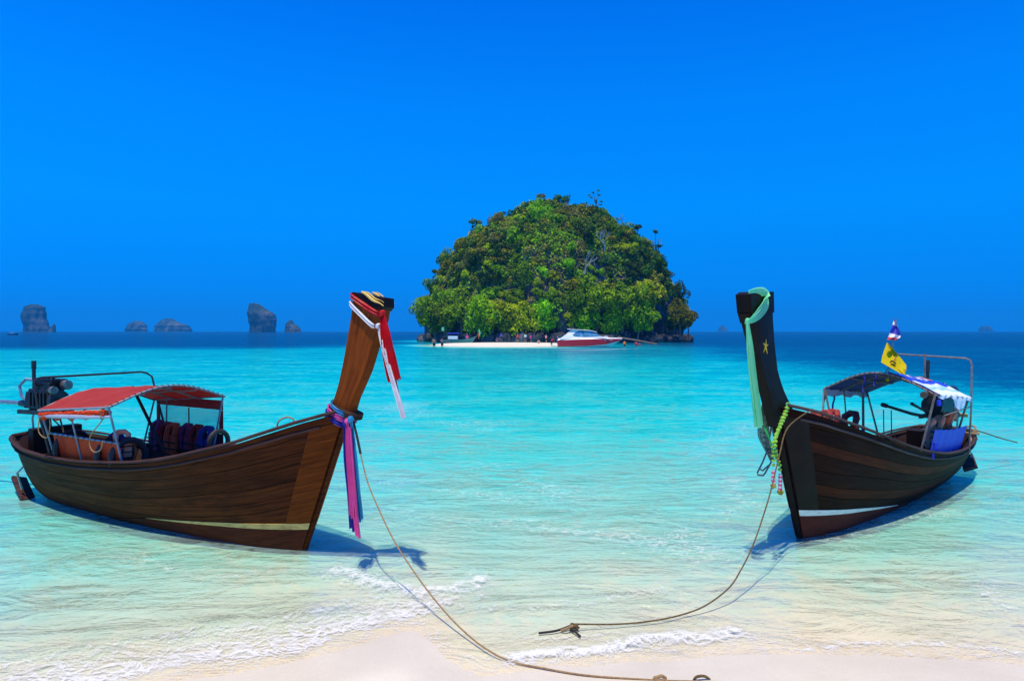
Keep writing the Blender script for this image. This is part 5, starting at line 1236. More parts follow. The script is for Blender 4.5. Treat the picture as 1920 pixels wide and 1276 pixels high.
for px, py, p in cands:
    low = p.z < 8.5
    rad = rt.choice([1.3, 1.7, 2.1, 2.6, 3.3]) * rt.uniform(.85, 1.15) if not low else rt.uniform(2.4, 4.0)
    if low and p.z < 3.0: continue
    if low and (px > 1215 or px < 800 or 985 < px < 1015 and p.z < 4): 
        if rt.random() < .75: continue
    dmin = rad * 1.0
    if any((q - p).length < (dmin + r2) * .55 for q, r2 in placed): continue
    placed.append((p, rad))
    if low:
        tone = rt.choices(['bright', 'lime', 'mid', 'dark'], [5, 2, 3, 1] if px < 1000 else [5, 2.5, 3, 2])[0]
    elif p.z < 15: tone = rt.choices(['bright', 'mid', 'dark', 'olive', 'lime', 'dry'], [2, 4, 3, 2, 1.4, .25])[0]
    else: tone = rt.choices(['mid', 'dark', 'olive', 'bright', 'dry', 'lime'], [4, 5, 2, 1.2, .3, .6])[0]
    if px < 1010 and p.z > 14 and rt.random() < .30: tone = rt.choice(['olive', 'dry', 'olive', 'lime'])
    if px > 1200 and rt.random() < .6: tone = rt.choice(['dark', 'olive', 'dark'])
    zone = 'foot' if p.z < 8.5 else ('lower slope' if p.z < 13 else ('middle slope' if p.z < 18.5 else ('upper slope' if p.z < 25 else 'summit')))
    e0, e1 = {'foot': (780, 1290), 'lower slope': (800, 1270), 'middle slope': (815, 1255), 'upper slope': (860, 1220), 'summit': (930, 1160)}[zone]
    cw = (px - e0) / (e1 - e0); side = ['at the far left', 'on the left', 'left of centre', 'right of centre', 'on the right', 'at the far right'][max(0, min(5, int(cw * 6)))]
    sz_ = 'small' if rad < 1.75 else ('large' if rad > 2.7 else 'medium')
    lab = '%s %s tree on the %s of the island, %s' % (sz_, tones[tone], zone, side); grp = 'trees on the %s of the island' % zone
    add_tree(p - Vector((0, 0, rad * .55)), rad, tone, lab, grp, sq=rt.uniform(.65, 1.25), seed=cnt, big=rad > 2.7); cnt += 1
    if cnt >= 262: break
# the large pale green trees at the foot, standing forward of the slope
for i, (px, py, rad, tone, lab) in enumerate((
        (1165, 572, 6.2, 'bright', 'broad bright green tree above the bow of the speedboat, tallest at the shore'),
        (1205, 562, 4.6, 'lime', 'yellow green tree at the right end of the bright shore trees'),
        (1118, 568, 5.4, 'bright', 'bright green tree above the white cabin of the speedboat'),
        (1075, 575, 4.6, 'mid', 'mid green tree just left of the speedboat cabin'),
        (1195, 600, 4.2, 'bright', 'low bright green tree overhanging the speedboat bow'),
        (1150, 604, 3.6, 'lime', 'yellowish bush directly behind the speedboat windscreen'),
        (1095, 606, 3.6, 'bright', 'low green bush behind the speedboat stern'),
        (1020, 590, 4.6, 'bright', 'yellow speckled green tree in the middle of the shore above the bathers'),
        (985, 600, 4.6, 'lime', 'round yellow green tree overhanging the dark rocks in the middle of the shore'),
        (955, 604, 3.3, 'mid', 'small green tree at the left edge of the dark middle rocks'),
        (905, 600, 5.0, 'bright', 'bright tree above the bow of the grey longtail boat'),
        (868, 585, 5.2, 'bright', 'tall bright green tree above the grey longtail boat'),
        (838, 598, 4.2, 'mid', 'mid green tree above the stern of the grey longtail boat'),
        (797, 585, 3.9, 'bright', 'bright green tree at the far left tip of the island, leaning out'),
        (815, 600, 3.4, 'mid', 'dense green bush on the left cliff of the island'),
        (924, 590, 3.6, 'lime', 'yellow green bush between two bright trees over the left sandbar'),
        (1275, 590, 3.4, 'olive', 'brown tinged tree leaning out over the right cliff'),
        (1290, 600, 2.6, 'olive', 'thin brownish tree hanging lowest at the right tip of the island'))):
    p = at(px, py, 141.5 if 900 < px < 1200 else 146)
    add_tree(Vector((p.x, p.y, .8)), rad, tone, lab, 'large trees along the foot of the island', big=True, sq=1.1, trunk_h=p.z - .8, seed=900 + i)
# skyline trees that stand clear
iv = np.array([v.co for v in isl.data.vertices]) + np.array(isl.location)
cz, sz = math.cos(PITCH), math.sin(PITCH); yy_ = iv[:, 1] * cz - (iv[:, 2] - H) * sz; zz_ = iv[:, 1] * sz + (iv[:, 2] - H) * cz
ipx = 960 + F * iv[:, 0] / yy_; ipy = 638 - F * zz_ / yy_
def crest(px):                                            # the point of the island's skyline at a column
    m = np.abs(ipx - px) < 6; k = np.argmin(np.where(m, ipy, 1e9)); return Vector(iv[k])
def sky_tree(px, h, rad, tone, label, sq=.6):
    p = crest(px); return add_tree(p - Vector((0, 0, .4)), rad, tone, label, 'trees standing out on the skyline of the island', sq=sq, trunk_h=h, seed=int(px))
sky_tree(1057, 1.8, 1.9, 'dark', 'dark conical tree on the summit of the island', 1.25)
sky_tree(1201, 3.0, 1.5, 'dark', 'flat crowned dark tree on the right shoulder of the island', .6)
sky_tree(1234, 5.2, 1.0, 'dark', 'small umbrella shaped tree farthest right on the skyline', .6)
sky_tree(1240, 3.0, 1.1, 'dark', 'low dark umbrella tree just under the smallest skyline tree', .6)
sky_tree(934, 2.6, 1.3, 'dark', 'dark twisted tree on the left shoulder skyline', .8)
sky_tree(858, 2.0, 1.3, 'olive', 'thin bushy tree at the left edge of the skyline', .8)
sky_tree(888, 1.6, 1.7, 'mid', 'round green tree on the lower left skyline', .8)
sky_tree(1008, 2.6, 1.1, 'olive', 'sparse tree left of the summit', .7)
# tall sparse tree: bare trunk with scattered tufts
p = crest(1120); YT = p.y; t = thing('tree', 'tall thin tree with sparse tufts right of the summit', 'tree', loc=p - Vector((0, 0, 3)), group='trees standing out on the skyline of the island')
mb = MB(); b0 = p - Vector((0, 0, 3)); tips = [(1112, 361), (1121, 357), (1123, 366), (1108, 370), (1126, 384), (1117, 376)]; fork = at(1118, 385, YT)
mb.tube([b0, at(1121, 400, YT), fork, at(1117, 372, YT)], [.2, .16, .12, .06], 6); mb.build('trunk', M['bark'], t)
for q in tips:
    mb = MB(); mb.tube([fork if q[1] < 380 else at(1120, 395, YT), at((q[0] + 1118) / 2, (q[1] + 380) / 2, YT), at(*q, YT)], [.07, .05, .03], 5); mb.build('branch', M['bark'], t)
for i, q in enumerate(tips + [(1104, 366), (1127, 378)]):
    c_ = bpy.data.objects.new('leaf_tuft', crowns[i % 5]); C.objects.link(c_); c_.parent = t; c_.location = at(*q, YT) - (p - Vector((0, 0, 3))); c_.scale = (.42, .42, .32)
    c_.material_slots[0].link = 'OBJECT'; c_.material_slots[0].material = LM['mid']
# bare pale trees
def bare_tree(px, py, s_, label, Yk, seed):
    rg = random.Random(seed); b0 = crest(px) if Yk is None else at(px, py, Yk); mb = MB()
    def grow(p, d, L_, r, n):
        q = p + d * L_; mb.tube([p, (p + q) / 2 + Vector((rg.uniform(-.1, .1), 0, rg.uniform(-.1, .1))) * L_, q], [r, r * .85, r * .7], 5)
        if n:
            for k in range(rg.choice([2, 3])):
                dd = (d + Vector((rg.uniform(-.9, .9), rg.uniform(-.5, .3), rg.uniform(-.2, .6)))).normalized(); grow(q, dd, L_ * rg.uniform(.6, .85), r * .6, n - 1)
    grow(b0, Vector((rg.uniform(-.3, .3), -.2, 1)).normalized(), 1.1 * s_, .13 * s_, 4)
    tag(mb.build('bare_tree', M['bark_pale'], base=b0), label, 'dead tree')
bare_tree(1134, 470, 1.5, 'pale leafless tree high on the right slope of the island', 148, 1)
bare_tree(1094, 515, 1.5, 'pale leafless branching tree in the middle of the slope', 143, 2)
bare_tree(1238, 500, 1.2, 'grey leafless shrub at the right edge of the island', None, 3)
bare_tree(1168, 412, 1.2, 'grey leafless bush on the upper right skyline', None, 4)
bare_tree(852, 466, 1.0, 'thin leafless twigs on the left skyline', None, 5)
# undergrowth: too dense to count
rgu = np.random.default_rng(55); nU = 46000
aU = rgu.uniform(np.pi, 2 * np.pi, nU); rU = rgu.uniform(.0, .97, nU) ** .62
aU = np.where(rgu.random(nU) < .12, rgu.uniform(0, np.pi, nU), aU)
xU, yU, zU = isl_pt(aU, rU); dn = fbm(xU * .16, zU * .2 + yU * .1, 3, 99)
keepU = (zU > 4.5) & (dn > .34); xU, yU, zU = xU[keepU], yU[keepU], zU[keepU]; m_ = len(xU)
nr_ = np.stack([np.cos(aU[keepU]) * .5, np.sin(aU[keepU]) * .5, np.full(m_, .8)], -1) + rgu.normal(size=(m_, 3)) * .6; nr_ /= np.linalg.norm(nr_, axis=1)[:, None]
u_ = np.cross(nr_, rgu.normal(size=(m_, 3))); u_ /= np.linalg.norm(u_, axis=1)[:, None]; w_ = np.cross(nr_, u_); s_ = rgu.uniform(.16, .42, m_)[:, None]
P0 = np.stack([xU, yU, zU + rgu.uniform(0, 1.3, m_)], -1)
VU = np.stack([P0 - u_ * s_, P0 - w_ * s_ * .6, P0 + u_ * s_, P0 + w_ * s_ * .6], 1).reshape(-1, 3)
me = bpy.data.meshes.new('undergrowth'); me.from_pydata(VU.tolist(), [], [(4 * i, 4 * i + 1, 4 * i + 2, 4 * i + 3) for i in range(m_)])
for k_ in ('olive', 'dark', 'mid', 'bright', 'dry'): me.materials.append(LM[k_])
tn = fbm(P0[:, 0] * .12 + 5, P0[:, 2] * .15, 3, 77); me.polygons.foreach_set('material_index', np.clip(((tn - .28) * 10 + rgu.uniform(-.9, .9, m_)).astype(int), 0, 4).astype(np.int32))
o = bpy.data.objects.new('undergrowth', me); C.objects.link(o); tag(o, 'dense mixed scrub and dry grass covering the slopes of the island', 'scrub', kind='stuff')

# ------------------------------------------------------------------ far limestone stacks
M['karst'] = mat('far_limestone', (.02, .05, .05), .95, (.17, .16, .17), .05, (1, 1, .28), bump=.6, bscale=.08, spec=.05, detail=9, col3=(.04, .065, .065), bdist=5, contrast=(.36, .7))
def karst(label, rows_px, Yk, depth_k=.7, name='rock_stack', seed=0, cat='rock island'):
    mb = MB(); P = []; ys = [r[0] for r in rows_px]; n = 40
    hh = np.linspace(ys[0], ys[-1], 34); n = 56
    for i, py in enumerate(hh):
        l = np.interp(py, ys, [r[1] for r in rows_px]); r_ = np.interp(py, ys, [r[2] for r in rows_px])
        jw = min(1.2, (r_ - l) * .035); l += jw * (float(vnoise(np.array(i * .45 + seed), np.array(2.5), 1)) - .5) * 2; r_ += jw * (float(vnoise(np.array(i * .5 + seed), np.array(9.5), 2)) - .5) * 2
        pl_, pr_ = at(l, py, Yk), at(r_, py, Yk); c = (pl_ + pr_) / 2; hw = max(.3, (pr_.x - pl_.x) / 2); row = []
        for k in range(n):
            a = 2 * math.pi * k / n; q_ = float(fbm(np.array(math.cos(a) * 6 + seed), np.array(math.sin(a) * 6 + i * .10), 4, seed)) - .5
            f = 1 + .42 * q_ * (abs(math.sin(a)) * .8 + .2)
            zj = (float(vnoise(np.array(math.cos(a) * 4 + seed), np.array(math.sin(a) * 4), 5)) - .35) * hw * .35 * max(0, 1 - i / 8)
            row.append((c.x + math.cos(a) * hw * f, Yk + math.sin(a) * hw * depth_k * f, c.z + zj if i < len(hh) - 1 else -3))
        P.append(row)
    tp = P[0]; c0 = tuple(sum(q[j] for q in tp) / n for j in range(3)); P = [[c0] * n] + P
    mb.grid(P, closed_v=True); o = mb.build(name, M['karst'], sharp=50); return tag(o, label, cat)
karst('tall blocky rock stack at the far left on the horizon', [(571, 60, 72), (576, 48, 82), (590, 42, 84), (600, 42, 86), (610, 45, 90), (620, 46, 92), (629, 42, 94)], 1300, seed=3)
karst('small spiky rock beside the far left rock stack', [(607, 101, 103), (612, 96, 104), (620, 88, 104), (629, 86, 105)], 1295, seed=5)
karst('lower left hump of the hazy pair of islands', [(603, 250, 266), (608, 240, 274), (616, 236, 276), (628, 235, 278)], 2000, seed=7)
karst('larger rounded hump of the hazy pair of islands', [(598, 308, 324), (604, 298, 334), (610, 293, 352), (617, 292, 357), (628, 291, 361)], 2000, seed=9)
karst('tall slanting rock stack left of the brown prow on the horizon', [(569, 468, 482), (575, 466, 492), (584, 465, 508), (590, 465, 517), (600, 467, 518), (612, 469, 517), (626, 468, 516)], 1250, seed=11)
karst('twin spiked small rock right of the slanting rock stack', [(600, 544, 548), (606, 536, 551), (612, 535, 560), (618, 534, 564), (626, 533, 566)], 1250, seed=13)
karst('faint hazy islet low on the horizon left of the black prow', [(610, 1353, 1357), (615, 1348, 1362), (623, 1344, 1366)], 3200, seed=15)
karst('faint hazy islet on the horizon at the far right', [(612, 1840, 1856), (617, 1836, 1860), (624, 1834, 1862)], 3200, seed=17)

# ------------------------------------------------------------------ people
def person(label, px, py, Y0, pose='stand', skin=(.42, .2, .12), shirt=None, shorts=(.01, .01, .02), hair=(.02, .012, .01), face=0.0, h=1.7, sink=0.0, group='people around the sandbar'):
    b0 = at(px, py, Y0)
    t = thing('person', label, 'person', loc=b0, rz=face, group=group)
    sk = mat('skin', skin, .6); k = h / 1.7
    J = dict(pel=(0, 0, .93), chest=(0, 0, 1.28), neck=(0, 0, 1.47), head=(0, -.01, 1.60), top=(0, 0, 1.72))
    for s_, n in ((-1, 'l'), (1, 'r')):
        J['hip' + n] = (s_ * .09, 0, .90); J['knee' + n] = (s_ * .11, -.03, .50); J['foot' + n] = (s_ * .12, .0, .06); J['toe' + n] = (s_ * .13, -.13, .03)
        J['sh' + n] = (s_ * .17, 0, 1.42); J['el' + n] = (s_ * .24, .02, 1.14); J['ha' + n] = (s_ * .25, -.05, .88)
    if pose == 'hands_up': 
        for s_, n in ((-1, 'l'), (1, 'r')): J['el' + n] = (s_ * .26, -.16, 1.22); J['ha' + n] = (s_ * .07, -.22, 1.50)
    if pose == 'walk': J['kneel'] = (-.1, -.16, .52); J['footl'] = (-.1, -.20, .08); J['toel'] = (-.1, -.33, .05); J['footr'] = (.1, .22, .08); J['toer'] = (.1, .1, .03)
    if pose == 'sit':
        J = {k_: (v[0], v[1], v[2] - .78) for k_, v in J.items()}
        for s_, n in ((-1, 'l'), (1, 'r')): J['knee' + n] = (s_ * .15, -.38, .42); J['foot' + n] = (s_ * .13, -.55, .06); J['toe' + n] = (s_ * .13, -.68, .04); J['ha' + n] = (s_ * .12, -.36, .40); J['el' + n] = (s_ * .24, -.12, .36)
    if pose == 'bend':
        for n_, dy in (('chest', -.22), ('neck', -.36), ('head', -.44), ('top', -.50)): v = J[n_]; J[n_] = (v[0], dy, v[2] - .18 * abs(dy) / .4)
        for s_, n in ((-1, 'l'), (1, 'r')): J['sh' + n] = (s_ * .17, -.32, 1.28); J['el' + n] = (s_ * .2, -.4, 1.0); J['ha' + n] = (s_ * .15, -.45, .78)
    names = list(J); V = [tuple(c_ * k for c_ in J[n]) for n in names]; V = [(a, b, c_ - sink) for a, b, c_ in V]
    E_ = [('pel', 'chest'), ('chest', 'neck'), ('neck', 'head'), ('head', 'top')]
    for n in 'lr': E_ += [('pel', 'hip' + n), ('hip' + n, 'knee' + n), ('knee' + n, 'foot' + n), ('foot' + n, 'toe' + n), ('chest', 'sh' + n), ('sh' + n, 'el' + n), ('el' + n, 'ha' + n)]
    rad = dict(pel=.13, chest=.14, neck=.055, head=.10, top=.06); 
    for n in 'lr': rad.update({'hip' + n: .09, 'knee' + n: .06, 'foot' + n: .04, 'toe' + n: .03, 'sh' + n: .06, 'el' + n: .042, 'ha' + n: .035})
    me = bpy.data.meshes.new('body'); me.from_pydata(V, [(names.index(a), names.index(b)) for a, b in E_], [])
    o = bpy.data.objects.new('body', me); C.objects.link(o)
    md = o.modifiers.new('skin', 'SKIN'); sv = me.skin_vertices[0].data
    for i, n in enumerate(names): sv[i].radius = (rad[n] * k * (1.25 if n in ('pel', 'chest') else 1), rad[n] * k * (.8 if n in ('pel', 'chest') else 1)); sv[i].use_root = (n == 'pel')
    s2 = o.modifiers.new('sub', 'SUBSURF'); s2.levels = 1; s2.render_levels = 1
    dg = bpy.context.evaluated_depsgraph_get(); me2 = bpy.data.meshes.new_from_object(o.evaluated_get(dg)); me2.polygons.foreach_set('use_smooth', [True] * len(me2.polygons))
    o.modifiers.clear(); o.data = me2; me2.materials.clear(); me2.materials.append(sk); o.parent = t; me2.name = 'body'
    S = WM[t.name]; q = {n: Vector(V[i]) for i, n in enumerate(names)}
    def shell(name, chains, m_):
        mb = MB(S)
        for pts, rr in chains: mb.tube(pts, rr, 8)
        mb.build(name, m_, t)
    if shorts: shell('shorts', [([q['pel'] + Vector((0, 0, .06)), (q['hipl'] + q['hipr']) / 2], [.165, .17]), ([q['hipl'] + Vector((0, 0, .04)), q['hipl'].lerp(q['kneel'], .75)], [.11, .09]), ([q['hipr'] + Vector((0, 0, .04)), q['hipr'].lerp(q['kneer'], .75)], [.11, .09])], mat('shorts', shorts, .8))
    if shirt: 
        ms = mat('shirt', shirt, .8); shell('shirt', [([q['pel'], q['chest'], q['neck'] - Vector((0, 0, .03))], [.19, .20, .09]), ([q['shl'], q['shl'].lerp(q['ell'], .8)], [.085, .06]), ([q['shr'], q['shr'].lerp(q['elr'], .8)], [.085, .06])], ms)
    mb = MB(S); mb.ball(q['head'] + Vector((0, .02, .05)), .118, 8, 6, (1, 1.05, .95)); mb.build('hair', mat('hair', hair, .7), t)
    mb = MB(S); mb.ball(q['head'] + Vector((0, -.11, -.02)), .02, 5, 4); mb.build('nose', sk, t)
    return t
person('bare chested man in dark shorts standing knee deep at the left end of the sandbar', 814, 655.5, 95, skin=(.48, .22, .13), sink=0.0, h=1.65)
person('bare chested wader in dark trunks with hands at the face, nearer the grey boat', 829, 655, 97, pose='hands_up', skin=(.48, .22, .13), face=.5, h=1.65)
person('person in blue on the dark rocks right of the grey boat', 940, 639.5, 138, shirt=(.02, .08, .5), shorts=(.01, .02, .1))
person('person in navy crouching in the shade behind the sandbar', 932, 640.5, 137, pose='sit', shirt=(.02, .04, .3), h=1.8)
person('person in a red shirt in front of the dark rocks', 971, 641.5, 134, shirt=(.5, .05, .06), shorts=(.02, .02, .03), pose='walk')
person('person in a pale turquoise shirt in front of the dark rocks', 985, 641, 134, shirt=(.45, .75, .75), shorts=(.05, .05, .08))
person('person in a magenta shirt walking at the back of the sandbar', 995, 643, 131, shirt=(.6, .05, .28), shorts=(.2, .02, .1), pose='walk', face=1)
person('bather with bare shoulders sitting on the right part of the sandbar', 1010, 645.5, 122, pose='sit', skin=(.6, .3, .18), shorts=(.05, .2, .3), h=1.8)
person('person in a pink shirt and black shorts beside the speedboat stern', 1024, 643, 129, shirt=(.8, .3, .28), shorts=(.01, .01, .01), face=2)
person('person in a dark red shirt bending at the edge of the sandbar', 1034, 650.5, 109, shirt=(.3, .02, .04), shorts=(.01, .01, .02), pose='bend', face=2.2)
person('person with a blue cap and blue shirt at the speedboat swim ladder', 1046, 651, 108, shirt=(.02, .12, .65), shorts=(.01, .05, .3), hair=(.03, .3, .6), face=1)
person('swimmer in an orange life vest floating off the speedboat bow', 1171, 655, 112, shirt=(.9, .25, .02), sink=0.0, group='swimmers beside the speedboat', h=1.5)
person('swimmer in a red vest floating farther right of the speedboat', 1193, 655.5, 114, shirt=(.75, .04, .1), group='swimmers beside the speedboat', h=1.5)
person('dark haired swimmer with only head and shoulders showing beside the red vest', 1199, 657.5, 114, skin=(.35, .15, .08), group='swimmers beside the speedboat', h=1.5)

# ------------------------------------------------------------------ speedboat
spB = Matrix.Translation(at(1100, 650.5, 106)) ; spB = Matrix.Translation(Vector((spB.translation.x, spB.translation.y, 0))) @ Matrix.Rotation(R(-5), 4, 'Z')
speed = thing('speedboat', 'white speedboat with a dark red hull band and blue tinted cabin glass', 'boat', M=spB)
gel = mat('white_gelcoat', (.80, .80, .80), .25, spec=.5); redg = mat('dark_red_gelcoat', (.62, .012, .02), .25, spec=.5); glass = mat('blue_tinted_glass', (.02, .10, .25), .08, (.15, .4, .6), 1.5, spec=.8)
SX0, SX1 = -4.45, 5.45                                     # stern, bow
def sb(x): return float(np.interp(x, [-4.45, -2, 1, 3, 4.4, 5.1, 5.45], [1.25, 1.45, 1.45, 1.2, .75, .32, .04]))
def strip_(name, zlo, zhi, m_, ylo=1.0, yhi=1.0, th=.04, parent=speed, x0=SX0, x1=SX1):
    A = []; NN = []
    xs = np.linspace(x0, x1, 26)
    for side in (-1, 1):
        A = []; NN = []
        for x in xs:
            z0, z1 = float(np.interp(x, *zlo)), float(np.interp(x, *zhi)); a = Vector((x, side * sb(x) * ylo, z0)); b_ = Vector((x, side * sb(x) * yhi, z1)); A.append([a, (a + b_) / 2 + Vector((0, side * .02, 0)), b_]); NN.append([Vector((0, side, 0))] * 3)
        mb = MB(spB); mb.slab(A, NN, th); mb.build(name, m_, parent)
bot = ([-4.5, 0, 3, 4.3, 5.5], [-.15, -.15, .05, .5, 1.18]); chine = ([-4.5, 0, 3, 5.0, 5.5], [.06, .16, .45, .95, 1.22]); top_ = ([-4.5, 0, 3, 5, 5.5], [1.05, 1.22, 1.28, 1.28, 1.26]); shr_ = ([-4.5, -2, 3, 5, 5.5], [1.22, 1.5, 1.42, 1.34, 1.30])
strip_('hull_bottom', bot, chine, gel, .55, .97); strip_('red_hull_band', chine, top_, redg, .97, 1.0, .05); strip_('white_topside', top_, shr_, gel, 1.0, .86)
A = []
for x in np.linspace(SX0, SX1, 26):
    z = float(np.interp(x, *shr_)); w = sb(x) * .86; A.append([Vector((x, w * v, z + .10 * (1 - v * v) + .0)) for v in np.linspace(-1, 1, 7)])
mb = MB(spB); mb.slab(A, [[Vector((0, 0, 1))] * 7] * 26, .03); mb.build('deck', gel, speed)
mb = MB(spB); mb.slab([[Vector((SX0, y, z)) for y in (-1.2, 0, 1.2)] for z in (-.1, .6, 1.25)], [[Vector((-1, 0, 0))] * 3] * 3, .05); mb.build('transom', redg, speed)
mb = MB(spB); mb.box((-4.9, 0, .2), (.9, 2.0, .1)); mb.build('swim_platform', gel, speed)
# cabin sides sweeping up to the hardtop
for side in (-1, 1):
    poly = [(-4.3, 1.2), (-3.3, 1.9), (-2.65, 2.45), (-2.2, 2.62), (-1.2, 2.5), (-1.75, 2.25), (-2.2, 1.85), (-1.9, 1.62), (-.5, 1.52), (1.1, 1.56), (2.2, 1.66), (3.4, 1.46), (-1, 1.36)]
    mb = MB(spB); mb.prism(poly, side * 1.28, side * 1.34); mb.v = [(a, b - side * .42 * max(0, c - 1.35), c) for a, b, c in mb.v]; mb.build('cabin_side', gel, speed, smooth=False)
    mb = MB(spB); mb.prism([(-2.2, 1.85), (-1.75, 2.25), (-1.2, 2.48), (.6, 2.40), (1.4, 2.1), (2.1, 1.7), (1.1, 1.58), (-.5, 1.54), (-1.9, 1.64)], side * 1.25, side * 1.30); mb.v = [(a, b - side * .42 * max(0, c - 1.35), c) for a, b, c in mb.v]; mb.build('side_window', glass, speed, smooth=False)
    for xx in (-.4, .9): mb = MB(spB); mb.tube([(xx, side * 1.24, 1.54), (xx - .25, side * .87, 2.42)], .025, 5); mb.build('window_frame', M['steel_dark'], speed)
A = [[Vector((x, y, z + .05 * (1 - (y / 1.3) ** 2))) for y in np.linspace(-1.05, 1.05, 7)] for x, z in ((-3.0, 2.82), (-2.6, 2.74), (-1.5, 2.70), (0, 2.62), (1.0, 2.48), (1.5, 2.30))]
mb = MB(spB); mb.slab(A, [[Vector((0, 0, 1))] * 7] * 6, .09); mb.build('hardtop', gel, speed)
A = [[Vector((x, y, z)) for y in np.linspace(-.95, .95, 5)] for x, z in ((1.3, 2.36), (1.9, 2.0), (2.6, 1.56))]
mb = MB(spB); mb.slab(A, [[Vector((.6, 0, .8))] * 5] * 3, .02); mb.build('windscreen', glass, speed)
mb = MB(spB); mb.box((2.0 + 1.0, 0, 1.62), (.6, .6, .14)); mb.build('deck_hatch', gel, speed)
rl_ = [(1.6, -1.1, 1.85), (2.6, -1.08, 1.88), (4.0, -.8, 1.85), (5.2, -.2, 1.75)]
for side in (-1, 1):
    mb = MB(spB); mb.tube([(a, -b_ * side, c_) for a, b_, c_ in rl_], .022, 5); mb.build('bow_rail', M['steel'], speed)
    for a, b_, c_ in rl_[1:]: mb = MB(spB); mb.tube([(a, -b_ * side, 1.4), (a, -b_ * side, c_)], .02, 5); mb.build('rail_post', M['steel'], speed)
for k in range(7): mb = MB(spB); mb.box((2.75 + .16 * k + (.14 if k > 3 else 0), -sb(2.9 + .16 * k) - .035, 1.06), (.09, .012, .13), Euler((0, R(8), 0))); mb.build('hull_lettering', mat('pale_blue_lettering', (.25, .5, .7), .5), speed)
for a in (0, 1): mb = MB(spB); mb.tube([(-2.6 + .5 * a, .3 - .6 * a, 2.75), (-2.6 + .5 * a, .3 - .6 * a, 3.05)], .02, 5); mb.build('antenna', gel, speed)

# ------------------------------------------------------------------ grey longtail boat drawn up at the island
GB = Matrix.Translation(at(893, 641.3, 137) * 1.0); GB = Matrix.Translation(Vector((GB.translation.x, 137, -.02))) @ Matrix.Rotation(R(-8), 4, 'Z')
grey = thing('longtail_boat', 'small grey longtail boat with a blue roof drawn up left on the sandbar', 'boat', M=GB)
gw_ = wood('weathered_grey_planking', (.16, .17, .15), (.36, .38, .34), (.25, .27, .24), stain=(.08, .07, .06))
A = [(-7.2, .45, .15, .72), (-6, .75, 0, .70), (-4, .85, -.05, .72), (-2.4, .75, -.05, .85), (-1, .5, 0, 1.15), (-.3, .25, .1, 1.4), (.35, .04, 1.2, 1.62)]
for side in (-1, 1):
    for k in range(4):
        rr = []
        for x, w, zk, zg in A:
            f0, f1 = k / 4, (k + 1) / 4; rr.append([Vector((x - .5 * (1 - f) * (x > -.4), side * w * max(.04, f) ** .5, zk + (zg - zk) * f)) for f in (f0 + .01, (f0 + f1) / 2, f1 - .01)])
        mb = MB(GB); mb.slab(rr, [[Vector((0, side, 0))] * 3] * len(rr), .04, [(x, f) for x in range(len(A)) for f in range(3)]); mb.build('plank', gw_, grey)
mb = MB(GB); mb.tube([(-.1, 0, .1), (.3, 0, 1.3), (.55, 0, 2.1), (.5, 0, 2.6)], [.08, .08, .07, .06], 6); mb.build('prow', M['wood_dark'], grey)
mb = MB(GB); mb.slab([[Vector((x, y * .9, 2.0 + .12 * (1 - y * y))) for y in np.linspace(-1, 1, 5)] for x in (-5.8, -4.6, -3.4)], [[Vector((0, 0, 1))] * 5] * 3, .05); mb.build('roof', M['tarp_blue'], grey)
for x in (-5.7, -3.5):
    for y in (-.8, .8): mb = MB(GB); mb.tube([(x, y, .6), (x, y, 2.0)], .03, 5); mb.build('roof_post', M['steel'], grey)
mb = MB(GB); mb.slab([[Vector((x, -.86, z)) for z in (.85, 1.2, 1.5)] for x in (-5.6, -4.7, -3.6)], [[Vector((0, -1, 0))] * 3] * 3, .04); mb.build('side_cloth', mat('pink_and_white_cloth', (.8, .78, .8), .8, (.8, .3, .5), .8, contrast=(.5, .6)), grey)
mb = MB(GB); mb.tube([(-6.3, 0, .9), (-8.6, 0, .5), (-9.6, 0, .25)], .05, 6); mb.box((-6.5, 0, 1.1), (.7, .5, .5)); mb.build('engine', M['engine'], grey)
mb = MB(GB); mb.tube([(-6.6, 0, .8), (-6.6, 0, 3.3)], .03, 5); mb.build('staff', M['steel'], grey)
tag(MB(GB).slab([[Vector((-6.58 - .55 * u - .0, .03 * math.sin(u * 6), 3.25 - .75 * v)) for v in (0, .5, 1)] for u in (0, .5, 1)], [[Vector((0, 1, 0))] * 3] * 3, .02).build('flag', M['mint_cloth']), 'small green flag on the stern staff of the grey boat', 'flag')
tag(MB(GB).tube([(.55, -.12, 2.75), (.75, -.14, 2.2), (.7, -.12, 1.5)], [.14, .17, .10], 7).build('sash', M['mint_cloth']), 'mint green sash hanging on the prow of the grey boat', 'sash')
tag(MB(GB).tube([(.45, -.14, 2.1), (.5, -.16, 1.4), (.55, -.14, .9)], [.10, .13, .07], 7).build('sash', M['jacket_orange']), 'orange sash hanging below the mint one on the grey boat', 'sash')
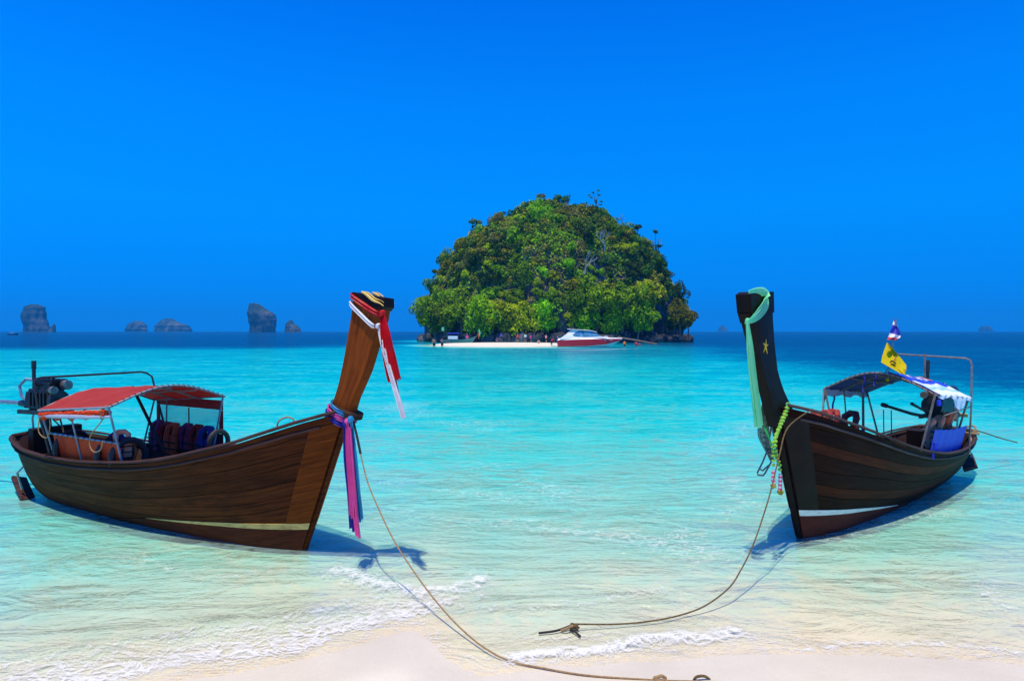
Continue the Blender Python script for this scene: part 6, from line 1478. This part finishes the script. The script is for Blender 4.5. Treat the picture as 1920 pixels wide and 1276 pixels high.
person('person in bright pink sitting on the bow of the grey longtail boat', 876, 636.0, 137, pose='sit', shirt=(.85, .05, .4), shorts=(.2, .02, .1), hair=(.6, .05, .3), h=1.8)
# long dark poles of a mooring leaning from the rocks into the water
for k, (a, b_, r_) in enumerate((((1158, 632), (1232, 645), .16), ((1170, 634), (1240, 645.5), .10))):
    o = MB().tube([at(*a, 134), at((a[0] + b_[0]) / 2, (a[1] + b_[1]) / 2 - .3, 132), at(*b_, 130)], r_, 7).build('fallen_trunk', M['wood_dark'] if k else M['bark']); tag(o, ['grey fallen trunk slanting into the water right of the speedboat', 'thinner dark trunk lying along the grey fallen trunk'][k], 'fallen trunk')
# tiny boat far out at the left
tb = thing('distant_boat', 'tiny dark boat with white awning far out at the left edge', 'boat', loc=at(24, 628.5, 420))
S = WM[tb.name]; mb = MB(S); mb.prism([(-2.8, .9), (-2.4, -.2), (2.2, -.2), (3.0, 1.2), (1, .8)], -.8, .8); mb.build('hull', M['black_paint'], tb, smooth=False)
mb = MB(S); mb.box((-.2, 0, 1.7), (2.6, 1.5, .18)); mb.build('awning', M['white_cloth'], tb)
for x in (-1.3, .9): mb = MB(S); mb.tube([(x, 0, .6), (x, 0, 1.7)], .06, 5); mb.build('awning_post', M['steel_dark'], tb)
# ------------------------------------------------------------------ haze
hz = MB(); x0, x1, y0, y1, z0, z1 = -6000, 6000, -60, 3600, -11.5, 90
hz.add([(x, y, z) for x in (x0, x1) for y in (y0, y1) for z in (z0, z1)], [(0, 1, 3, 2), (4, 6, 7, 5), (0, 4, 5, 1), (2, 3, 7, 6), (0, 2, 6, 4), (1, 5, 7, 3)])
hm = bpy.data.materials.new('haze_air'); hm.use_nodes = True; ht = hm.node_tree; ht.nodes.clear(); ho = N(ht, 'ShaderNodeOutputMaterial'); hv_ = N(ht, 'ShaderNodeVolumePrincipled')
hv_.inputs['Density'].default_value = HAZE; hv_.inputs['Color'].default_value = (.02, .42, 1.0, 1); hv_.inputs['Anisotropy'].default_value = 0.0
ht.links.new(hv_.outputs[0], ho.inputs['Volume'])
tag(hz.build('haze', hm, smooth=False), 'thin blue sea haze', kind='stuff')
#@@NEXT@@
